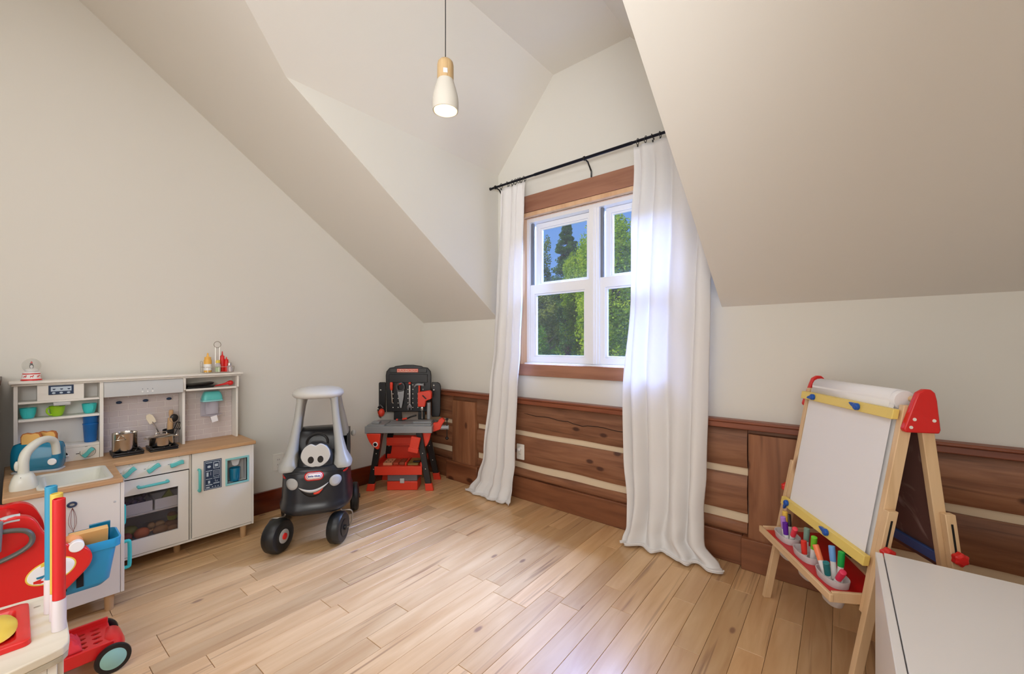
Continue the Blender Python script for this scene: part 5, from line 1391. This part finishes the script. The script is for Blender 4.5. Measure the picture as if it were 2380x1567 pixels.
mk = [('yellow-capped marker standing at the far left of the left pot', .115, -.030, .006, -2, 0, (236, 196, 84), .080), ('thin black-tipped marker behind the yellow one', .115, -.016, .018, -18, -4, (50, 46, 44), .070),
      ('lilac-capped marker in the left pot', .115, .000, -.008, 4, 8, (176, 132, 214), .072), ('dark purple-capped marker in the left pot', .115, .018, -.012, 0, 4, (92, 24, 156), .052),
      ('coral pink-capped marker leaning right in the left pot', .115, .022, .004, 36, 6, (242, 66, 88), .070),
      ('grey-green-capped marker upright in the middle pot', .275, -.022, .004, 0, -3, (118, 150, 138), .080), ('red-capped short marker in the middle pot', .275, .004, -.012, 2, 4, (228, 52, 42), .040),
      ('lime green-capped marker leaning right in the middle pot', .275, .026, .006, 14, 4, (112, 204, 46), .080),
      ('orange-capped marker leaning left in the right pot', .440, -.026, -.008, -26, 6, (250, 134, 88), .076), ('light blue-capped marker in the right pot', .440, -.006, .012, -10, 0, (112, 168, 232), .086),
      ('dark teal-capped marker leaning forward in the right pot', .440, .006, -.016, 16, 14, (16, 116, 122), .052), ('green-capped marker upright in the right pot', .440, .022, .012, 2, -2, (18, 170, 74), .088),
      ('crimson-capped marker leaning right in the right pot', .440, .030, -.008, 38, 4, (226, 50, 92), .066)]
for i, (lb, pu, du, dn, tx, ty, c, L) in enumerate(mk): marker(lb, pu, du, dn, tx, ty, pm('marker_cap', c), L + .008)
# crumpled green/tan packet under the whiteboard
o = thing('toy_packet', 'tan and green wooden piece lying at the back of the easel tray', 'toy', (0, 0, 0), EA.rotation_euler.z)
o.location = Vector((2.946, -.295, 0)) + Vector((.520004 * .30 + .854164 * .20, -.854164 * .30 + .520004 * .20, TZ + .0025))
part('slat', G().box(-.09, .09, -.015, .015, 0, .010, Matrix.Rotation(R(-8), 4, 'Z')), M_pinex, o, bevel=.002)
part('green_wedge', G().prism([(-.08, -.014), (-.02, -.012), (-.05, .014)], 'z', .0105, .016), mat('toy_dark_green', (62, 84, 40), .6), o, bevel=.001)

# ================================================================ TOY CHEST (right foreground)
CH = thing('toy_chest', 'low white toy chest with a lift-up lid in the right foreground', 'chest', (3.335, -.833, 0), R(1.6))
part('front_panel', G().box(-.018, .0, -1.10, .002, .0, .5475), M_box, CH, bevel=.002)
part('side_panel', G().box(.0005, .62, -.018, .0, 0, .530), M_box, CH, bevel=.001)
part('side_panel', G().box(.0005, .62, -1.10, -1.082, 0, .530), M_box, CH, bevel=.001)
part('rear_panel', G().box(.6205, .638, -1.10, .0, 0, .530), M_box, CH, bevel=.001)
part('lid', G().box(.0022, .640, -1.10, .002, .5305, .550), M_box, CH, bevel=.0015)
part('bottom', G().box(.0005, .62, -1.081, -.019, .03, .04), M_box, CH)
part('back_ledge', G().box(.17, .62, .0025, .016, .505, .542), M_pinex, CH, bevel=.002, label='thin wooden ledge behind the lid')

# ================================================================ SHOPPING CART (left foreground)
CART = thing('toy_shopping_cart', 'red toy shopping cart with a blue basket in front of the play kitchen', 'shopping cart', (1.06, -2.45, 0))
cx0, cy0_ = 1.06, -2.45
prof = [(-2.66, .615), (-2.60, .632), (-2.560, .634), (-2.530, .612), (-2.508, .560), (-2.480, .525), (-2.452, .500), (-2.435, .478), (-2.415, .478), (-2.400, .462), (-2.392, .435), (-2.400, .405), (-2.430, .370), (-2.465, .335), (-2.500, .300), (-2.530, .270), (-2.60, .240), (-2.68, .24)]
def sm(P, k=4):
    q = catmull([Vector((a, b, 0)) for a, b in P], k, True); return [(v.x, v.y) for v in q]
for x0, x1 in ((1.118, 1.150), (.945, .975)):
    if x0 < 1: prof = [(a if a < -2.50 else -2.50 - (a + 2.50) * .12, b) for a, b in prof]
    sp = part('side_frame', G().prism([(a - cy0_, b) for a, b in sm(prof, 3)], 'x', x0 - cx0, x1 - cx0), M_red, CART, bevel=.008, seg=3)
part('handle_bridge', G().loft([[(x, y - cy0_, z) for x in (0,)][0:0] or [(xx - cx0, yy - cy0_, zz) for yy, zz in ((-2.64, .595), (-2.64, .622), (-2.585, .626), (-2.560, .605), (-2.57, .590))] for xx in (.975, 1.118)]), M_red, CART, bevel=.006)
part('back_web', G().box(.975 - cx0, 1.118 - cx0, -2.69 - cy0_, -2.60 - cy0_, .12, .30), M_red, CART, bevel=.006)
# sticker
def yz_disc(name, m, x, y, z, a, b, par, th=.0008, rot=0, **k):
    M = Matrix.Translation((x - cx0, y - cy0_, z)) @ Matrix.Rotation(R(rot), 4, 'X') @ Matrix.Rotation(R(90), 4, 'Y')
    return part(name, G().lathe([(1, 0), (.98, th)], n=36, M=M @ Matrix.Diagonal((b, a, 1, 1))), m, par, **k)
st = yz_disc('sticker', M_yel, 1.1504, -2.492, .424, .060, .040, CART, rot=12, label='oval picture sticker')
yz_disc('sticker_field', M_whiteb, 1.1513, -2.492, .424, .056, .036, CART, rot=12)
def yz_poly(name, m, pts, x, par=CART): return part(name, G().prism([(a - cy0_, b) for a, b in pts], 'x', x - cx0, x + .0006 - cx0), m, par, smooth=False)
yz_poly('sticker_print', M_red, [(-2.533, 0.404), (-2.513, 0.408), (-2.517, 0.402), (-2.505, 0.396), (-2.517, 0.392), (-2.533, 0.397)], 1.1524)
yz_poly('sticker_print', M_bluec, [(-2.527, 0.416), (-2.505, 0.418), (-2.511, 0.408), (-2.525, 0.410)], 1.1524)
yz_poly('sticker_print', M_red, [(-2.509, 0.439), (-2.495, 0.441), (-2.499, 0.414), (-2.505, 0.404), (-2.503, 0.418)], 1.1524)
yz_poly('sticker_band', M_yel, [(-2.515, 0.458), (-2.475, 0.461), (-2.483, 0.451), (-2.517, 0.446)], 1.1520)
yz_disc('pivot', M_whiteb, 1.130, -2.432, .486, .020, .020, CART, th=.024, bevel=.003, label='white pivot disc')
part('pivot_arm', G().tube([(1.14 - cx0, -2.435 - cy0_, .492), (1.135 - cx0, -2.47 - cy0_, .498), (1.13 - cx0, -2.50 - cy0_, .497)], .005, 8), M_whiteb, CART)
part('grip_cover', G().tube([(1.134 - cx0, y - cy0_, z) for y, z in ((-2.62, .612), (-2.590, .622), (-2.562, .622))], .017, 10, smooth=3), M_grey, CART, label='pale grey grip cover')
# blue basket
def bring(z, grow, ins=0):
    x0, x1, y0, y1 = .985 - grow * .6 + ins, 1.105 + grow * .2 - ins, -2.545 + ins, -2.345 + grow - ins
    return [(a - cx0, b - cy0_, z + .0 * b) for a, b in rrect(x0, x1, y0, y1, .022, 5)]
bk_ = part('basket', G().loft([bring(.300, .0, .012), bring(.318, .004), bring(.435, .022), bring(.436, .034), bring(.466, .036), bring(.468, .030), bring(.440, .020, .002), bring(.320, .002, .003), bring(.310, 0, .02)], cap=True), M_cartblue, CART, ang=45)
for y in (-2.462, -2.420): part('slot', G().box(1.1085 - cx0, 1.1115 - cx0, y - .010 - cy0_, y + .008 - cy0_, .322, .395), M_dark, bk_, smooth=False)
# wheels + perforated base tray
def cwheel(x, y, r=.051, w=.018, s=1):
    M = Matrix.Translation((x - cx0, y - cy0_, r)) @ Matrix.Rotation(R(90 * s), 4, 'Y')
    wl = part('wheel', G().lathe([(r * .74, -w * .4), (r * .86, -w / 2), (r * .97, -w * .38), (r, 0), (r * .97, w * .38), (r * .86, w / 2), (r * .74, w * .4)], n=40, M=M), M_blackp, CART, ang=40)
    part('hub', G().lathe([(r * .76, -w * .35), (r * .76, w * .32), (r * .70, w * .42)], n=36, M=M), mat('hub_teal', (150, 200, 190), .35) if s > 0 else M_red, wl)
cwheel(1.176, -2.341); cwheel(.968, -2.358, r=.056, s=-1); cwheel(1.176, -2.660); cwheel(.968, -2.660, s=-1)
g = G().box(.990 - cx0, 1.150 - cx0, -2.68 - cy0_, -2.335 - cy0_, .095, .101)
tm = bpy.data.meshes.new('tmp'); bmesh.ops.recalc_face_normals(g.b, faces=g.b.faces); g.b.to_mesh(tm); g.b.free()
to = bpy.data.objects.new('tmp', tm); C.objects.link(to)
cg = G()
for i in range(4):
    for j in range(5):
        cg.lathe([(1, 0), (1, .05)], n=12, M=Matrix.Translation((1.015 + .034 * i + (.004 if j % 2 else 0) - cx0, -2.375 - .040 * j - cy0_, .07)) @ Matrix.Diagonal((.0085, .014, 1, 1)))
cm = bpy.data.meshes.new('cut'); bmesh.ops.recalc_face_normals(cg.b, faces=cg.b.faces); cg.b.to_mesh(cm); cg.b.free()
co = bpy.data.objects.new('cut', cm); C.objects.link(co)
md = to.modifiers.new('b', 'BOOLEAN'); md.object = co; md.operation = 'DIFFERENCE'; md.solver = 'EXACT'
bpy.context.view_layer.update()
m2 = bpy.data.meshes.new_from_object(to.evaluated_get(bpy.context.evaluated_depsgraph_get()))
bpy.data.objects.remove(to); bpy.data.objects.remove(co)
m2.materials.clear(); m2.materials.append(M_red); m2.name = 'base_tray'
o = bpy.data.objects.new('base_tray', m2); C.objects.link(o); o.parent = CART
part('tray_wall', G().box(.982 - cx0, .990 - cx0, -2.68 - cy0_, -2.335 - cy0_, .075, .122), M_red, CART, bevel=.003)
part('tray_wall', G().box(1.150 - cx0, 1.158 - cx0, -2.68 - cy0_, -2.335 - cy0_, .060, .106), M_red, CART, bevel=.003)
part('front_axle_cover', G().loft([[(x - cx0, -2.336 - cy0_ + r * math.cos(a), .066 + h * math.sin(a)) for a in [2 * PI * k / 20 for k in range(20)]] for x, r, h in ((.978, .020, .010), (1.0, .028, .022), (1.03, .034, .036), (1.11, .036, .044), (1.14, .030, .038), (1.166, .022, .026))]), M_red, CART, ang=60)
part('rear_upright', G().box(.99 - cx0, 1.15 - cx0, -2.70 - cy0_, -2.681 - cy0_, .06, .30), M_red, CART, bevel=.004)
# steering-loop handle, dark grey
part('loop_handle', G().tube([(1.172 - cx0, y - cy0_, z) for y, z in ((-2.70, .585), (-2.64, .596), (-2.59, .600), (-2.550, .588), (-2.535, .560), (-2.548, .532), (-2.60, .508), (-2.70, .485))], .0095, 10, smooth=4, flat=.8), mat('loop_grey', (92, 92, 86), .35), CART)
part('grip', G().cyl((1.19 - cx0, -2.613 - cy0_, .545), (1.19 - cx0, -2.609 - cy0_, .640), .013), mat('grip_grey', (120, 124, 126), .4), CART, bevel=.002)
# goods in the basket
t = thing('toy_box', 'tan cardboard toy box standing in the blue basket', 'toy box', (1.050, -2.392, .405))
part('carton', G().box(-.012, .012, -.055, .048, 0, .108, Matrix.Rotation(R(14), 4, 'Y')), mat('tan_card', (224, 176, 108), .6), t, bevel=.002)
part('cover', G().box(-.0135, -.0125, -.055, .048, 0, .108, Matrix.Rotation(R(14), 4, 'Y')), M_bluec, t, bevel=0)
t = thing('toy_book', 'dark blue edged board standing behind the tan box in the basket', 'toy book', (1.022, -2.352, .405))
part('board', G().box(-.004, .004, -.04, .018, 0, .115, Matrix.Rotation(R(10), 4, 'Y')), M_bluec, t, bevel=.001)
t = thing('toy_orange', 'pale orange toy ball by the white pivot disc in the basket', 'toy food', (1.080, -2.440, .450))
part('ball', G().sphere((0, 0, .030), .030), mat('pale_orange', (240, 164, 104), .5), t)
t = thing('toy_pepper', 'bright green toy pepper at the left in the blue basket', 'toy food', (1.050, -2.490, .452))
part('body', G().sphere((0, -.02, .028), .026).sphere((.004, .014, .030), .024).sphere((-.012, .02, .024), .022), M_leafg, t)
part('stem', G().cyl((0, -.02, .05), (0, -.022, .066), .004), M_leafg, t)
t = thing('red_cloth', 'crumpled red cloth lying in the cart base', 'cloth', (1.085, -2.475, .1015))
rows = []
for i in range(25):
    row = []
    for j in range(25):
        u, v = i / 24 * 2 - 1, j / 24 * 2 - 1; rr = max(abs(u), abs(v))
        h = .045 * (1 - rr ** 2.4) + .016 * noise.noise(Vector((u * 5, v * 4, 3))) * (1 - rr ** 6) + .008 * noise.noise(Vector((u * 12, v * 9, 7))) * (1 - rr ** 6)
        row.append((u * .052, v * .058, max(h, 0) + .001))
    rows.append(row)
part('cloth', G().grid(rows), mat('red_knit', (222, 52, 56), .9), t, solid=.002)

# ================================================================ PLAY STAND (left foreground)
ST = thing('play_stand', 'whitewashed plywood play stand in the lower left corner', 'play stand', (1.87, -2.62, 0))
sx_, sy_ = 1.87, -2.62
SZ = .582
top_poly = []
for cx_, cy_, a0, r in ((1.735, -2.525, 90, .03), (1.72, -2.80, 180, .03), (1.98, -2.80, 270, .05)):
    top_poly += []
P_ = [(1.752, -2.499), (1.80, -2.4985), (1.90, -2.4985), (1.985, -2.499), (2.012, -2.502), (2.026, -2.510), (2.034, -2.530), (2.042, -2.56), (2.050, -2.59), (2.045, -2.64), (2.02, -2.72), (1.97, -2.78), (1.80, -2.80), (1.735, -2.74), (1.722, -2.64), (1.728, -2.56), (1.736, -2.51)]
tp = part('top', G().prism([(a - sx_, b - sy_) for a, b in P_], 'z', SZ - .018, SZ), M_birch, ST, bevel=.003, seg=3)
part('ply_edge', G().prism([((a - 1.885) * .994 + 1.885 - sx_, (b + 2.65) * .992 - 2.65 - sy_) for a, b in P_], 'z', SZ - .030, SZ - .0185), M_plyedge, ST, bevel=.001)
# red insert tray
rr_ = lambda z, ins: [(a - sx_, b - sy_, z) for a, b in rrect(1.768 + ins, 1.968 - ins, -2.75 + ins, -2.552 - ins, .012, 4)]
part('insert_tray', G().loft([rr_(SZ + .0005, 0), rr_(SZ + .010, .001), rr_(SZ + .012, .004), rr_(SZ + .010, .020), rr_(SZ + .002, .024), rr_(SZ + .0015, .06)], cap=True), M_red, ST, ang=40, label='red plastic insert tray')
t = thing('toy_lemon', 'yellow oval toy slice lying in the red insert tray', 'toy food', (1.868, -2.605, SZ + .0035))
part('slice', G().loft([srect(0, 0, z, a, b, 28, 2.2) for z, a, b in ((0, .060, .030), (.006, .068, .036), (.012, .062, .032), (.014, .03, .015))]), M_yel, t, ang=60)
# tubes in white sockets
def tube_(label, x, y, zt, zb, m, r=.0103):
    o = thing('play_tube', label, 'tube', (x, y, SZ + .0005), 0, 'coloured tubes on the play stand')
    part('socket', G().lathe([(r * 1.12, 0), (r * 1.12, zb - SZ), (r * 1.05, zb - SZ + .002)], n=26), mat('socket_white', (222, 214, 218), .4), o)
    part('tube', G().lathe([(r, zb - SZ + .0025), (r, zt - SZ - .001), (r * .86, zt - SZ), (r * .84, zt - SZ - .02), (.001, zt - SZ - .021)], n=28, cap=False), m, o, ang=50)
tube_('red plastic tube, the nearest of three on the play stand', 1.944, -2.5125, .866, .646, mat('tube_red', (216, 40, 44), .35))
tube_('yellow plastic tube behind the red one on the play stand', 1.889, -2.5135, .865, .640, mat('tube_yellow', (232, 204, 92), .4))
tube_('blue plastic tube, the farthest and tallest of three on the play stand', 1.842, -2.5200, .873, .658, mat('tube_blue', (60, 158, 200), .35))
part('leg_panel', G().box(1.995 - sx_, 2.008 - sx_, -2.70 - sy_, -2.532 - sy_, 0, SZ - .0305), M_white, ST, bevel=.001)
part('leg_panel', G().box(1.775 - sx_, 2.008 - sx_, -2.5315 - sy_, -2.518 - sy_, 0, SZ - .0305), M_white, ST, bevel=.001)
part('leg_panel', G().box(1.775 - sx_, 1.788 - sx_, -2.70 - sy_, -2.532 - sy_, 0, SZ - .0305), M_white, ST, bevel=.001)
part('side_rail', G().prism([(1.80 - sx_, .30), (1.992 - sx_, .30), (1.992 - sx_, SZ - .031), (1.98 - sx_, SZ - .05), (1.965 - sx_, .47), (1.95 - sx_, .42)], 'y', -2.5175 - sy_, -2.508 - sy_), M_birch, ST, bevel=.001)
for x, y in ((1.99, -2.60), (1.79, -2.54)): part('screw_cap', G().lathe([(.005, 0), (.004, .001)], (x - sx_, y - sy_, SZ + .0002), 14, sx=.6, sy=1.2), M_plyedge, ST)
print('objects', len(bpy.data.objects), 'tris', sum(len(o.data.polygons) for o in bpy.data.objects if o.type == 'MESH'))
